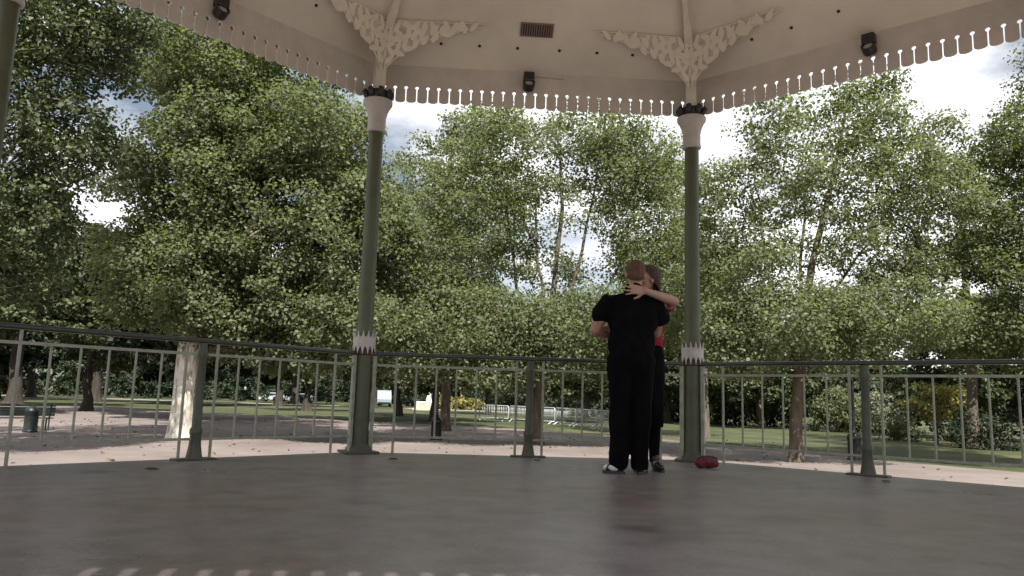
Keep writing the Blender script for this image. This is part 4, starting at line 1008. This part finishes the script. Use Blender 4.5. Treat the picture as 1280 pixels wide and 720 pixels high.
ts.fuse('t_shirt', M['blackcloth'], man, .009, 4, .018, 9, [((0, 0, .815), (0, 0, -1))])
tr = Flesh()
tr.ell((0, 0, .90), (.195, .135, .14)).chain([(-.085, 0, .86), (-.092, .01, .50), (-.090, 0, .075)], [.110, .086, .074]).chain([(.085, 0, .86), (.082, .012, .50), (.076, .005, .075)], [.110, .086, .074])
tr.fuse('trousers', M['blacktrouser'], man, .009, 4, .018, 8, [((0, 0, .035), (0, 0, -1)), ((0, 0, .985), (0, 0, 1))])
face_bits(man, T, q, 1.0, M['hair_red'])
shoe(man, (-.055, -.045, 0), (-.215, .06, 0)); shoe(man, (.045, -.055, 0), (.155, .14, 0))

# --- the woman, facing the camera, her arm over his shoulder
wx_, wy_ = 1.575, 6.46
wom = empty('person', (wx_, wy_, 0), 'person in red top and black skirt hidden behind the partner, arm round the neck', 'person', 'couple embracing on the bandstand')
def W(p): return (p[0] - wx_, p[1] - wy_, p[2])
b = Flesh()
T, q = head(b, (.0, -.085, 1.605), (-1, -.30, -.06), (-.02, -.1, 1), .93)
b.cap((0, 0, 1.40), .046, (.01, -.06, 1.545), .044)
b.cap((0, 0, 1.37), .055, (-.15, 0, 1.375), .044).cap((0, 0, 1.37), .055, (.15, 0, 1.375), .044)
b.ell((0, 0, 1.24), (.145, .095, .17)).ell((0, 0, 1.06), (.125, .09, .14)).ell((0, 0, .92), (.16, .11, .12)).ell((-.06, -.07, 1.25), (.06, .05, .06)).ell((.06, -.07, 1.25), (.06, .05, .06))
LS, LE, LW = W((wx_ + .165, wy_, 1.375)), W((1.735, 6.10, 1.385)), W((1.45, 5.94, 1.438))
b.chain([LS, LE], [.046, .038]).chain([LE, tuple(Vector(LE).lerp(Vector(LW), .4)), LW], [.038, .037, .025])
hand(b, LW, (-1, -.03, .10), (.0, .9, .0), 1, .98, .20, .14)
RS, RE, RW = (-.165, 0, 1.37), (-.33, -.02, 1.17), (-.40, -.17, 1.16)
b.chain([RS, RE], [.046, .038]).chain([RE, RW], [.037, .025])
hand(b, RW, (-.2, -.9, .05), (.8, -.1, 0), 1, .92, .10, .3)
b.chain([(-.08, 0, .90), (-.075, .0, .50), (-.06, .03, .10)], [.085, .05, .034]).chain([(.08, 0, .90), (.085, 0, .50), (.09, .02, .10)], [.085, .052, .036])
b.cap((-.06, .02, .07), .03, (-.07, -.08, .04), .026).cap((.09, .02, .07), .03, (.10, -.08, .04), .026)
b.fuse('body', M['skin_fair'], wom, .0065, 4)
hr = Flesh().ell(q(0, -.02, .03), (.087, .107, .10), T).ell(q(-.045, -.055, -.05), (.05, .05, .085), T).ell(q(.045, -.055, -.05), (.05, .05, .085), T).ell(q(0, -.07, -.04), (.07, .05, .085), T)
hr.fuse('hair', M['hair_dark'], wom, .006, 3, .004, 40, [(q(0, .035, .05), (T @ Vector((0, 1, -.7))))])
tp = Flesh().cap((0, 0, 1.355), .072, (-.14, 0, 1.37), .06).cap((0, 0, 1.355), .072, (.14, 0, 1.37), .06).ell((0, -.01, 1.24), (.168, .125, .18)).ell((0, 0, 1.06), (.158, .112, .17)).ell((0, 0, .95), (.165, .115, .10)).ell((-.06, -.075, 1.25), (.07, .058, .07)).ell((.06, -.075, 1.25), (.07, .058, .07))
tp.chain([(.16, 0, 1.37), tuple(Vector(LS).lerp(Vector(LE), .4))], [.062, .056]).chain([RS, tuple(Vector(RS).lerp(Vector(RE), .5))], [.062, .056])
tp.fuse('top', M['redcloth'], wom, .009, 4, .008, 11, [((0, 0, .93), (0, 0, -1))])
sk = Flesh(); prof = [(.30, 1.04, .150), (.30, .96, .170), (.30, .80, .175), (.3, .60, .168), (.3, .36, .158)]
nseg = 48; vs = []
for (_, z, r_) in prof:
    for j in range(nseg):
        a = 2 * math.pi * j / nseg; fo = 1 + (.05 * math.sin(9 * a + z) + .03 * math.sin(5 * a)) * (1.04 - z) / .68
        vs.append((r_ * fo * math.cos(a), r_ * .78 * fo * math.sin(a), z))
sk.add(vs, [(i * nseg + j, i * nseg + (j + 1) % nseg, (i + 1) * nseg + (j + 1) % nseg, (i + 1) * nseg + j) for i in range(len(prof) - 1) for j in range(nseg)])
sko = sk.build('skirt', M['blacktrouser'], wom, True)
sm = sko.modifiers.new('thick', 'SOLIDIFY'); sm.thickness = .006
st = Flesh().chain([(-.078, 0, .55), (-.075, .0, .45), (-.06, .03, .09)], [.058, .057, .040]).chain([(.085, 0, .55), (.085, 0, .45), (.09, .02, .09)], [.06, .058, .042])
st.fuse('stockings', M['blacktrouser'], wom, .008, 3)
face_bits(wom, T, q, .93, M['hair_dark'])
shoe(wom, (-.06, .06, 0), (-.085, -.165, 0), 'shoe', True); shoe(wom, (.09, .05, 0), (.115, -.175, 0), 'shoe', False)

# ------------------------------------------------------------------ small red bag by the right column
bg_ = empty('bag', (2.215, 6.78, 0), 'small dark red zipped bag on the floor beside the right column', 'bag', None, R(-6))
f_ = Flesh().cap((-.06, 0, .05), .048, (.06, 0, .05), .046).ell((0, 0, .055), (.095, .05, .052)).ell((.05, .0, .06), (.05, .045, .046))
bo = f_.fuse('bag_body', M['redbag'], bg_, .006, 4, .006, 22, [((0, 0, .001), (0, 0, -1))], 1.0)
MB().tube([(-.085, -.02, .088), (-.03, -.012, .108), (.04, -.012, .110), (.088, -.02, .09)], .0045, 6).build('zip', M['black'], bg_, True)
MB().tube([(-.05, .03, .085), (-.05, .05, .095), (-.01, .058, .098), (.04, .05, .095), (.045, .03, .085)], .006, 6).build('handle', M['redbag'], bg_, True)
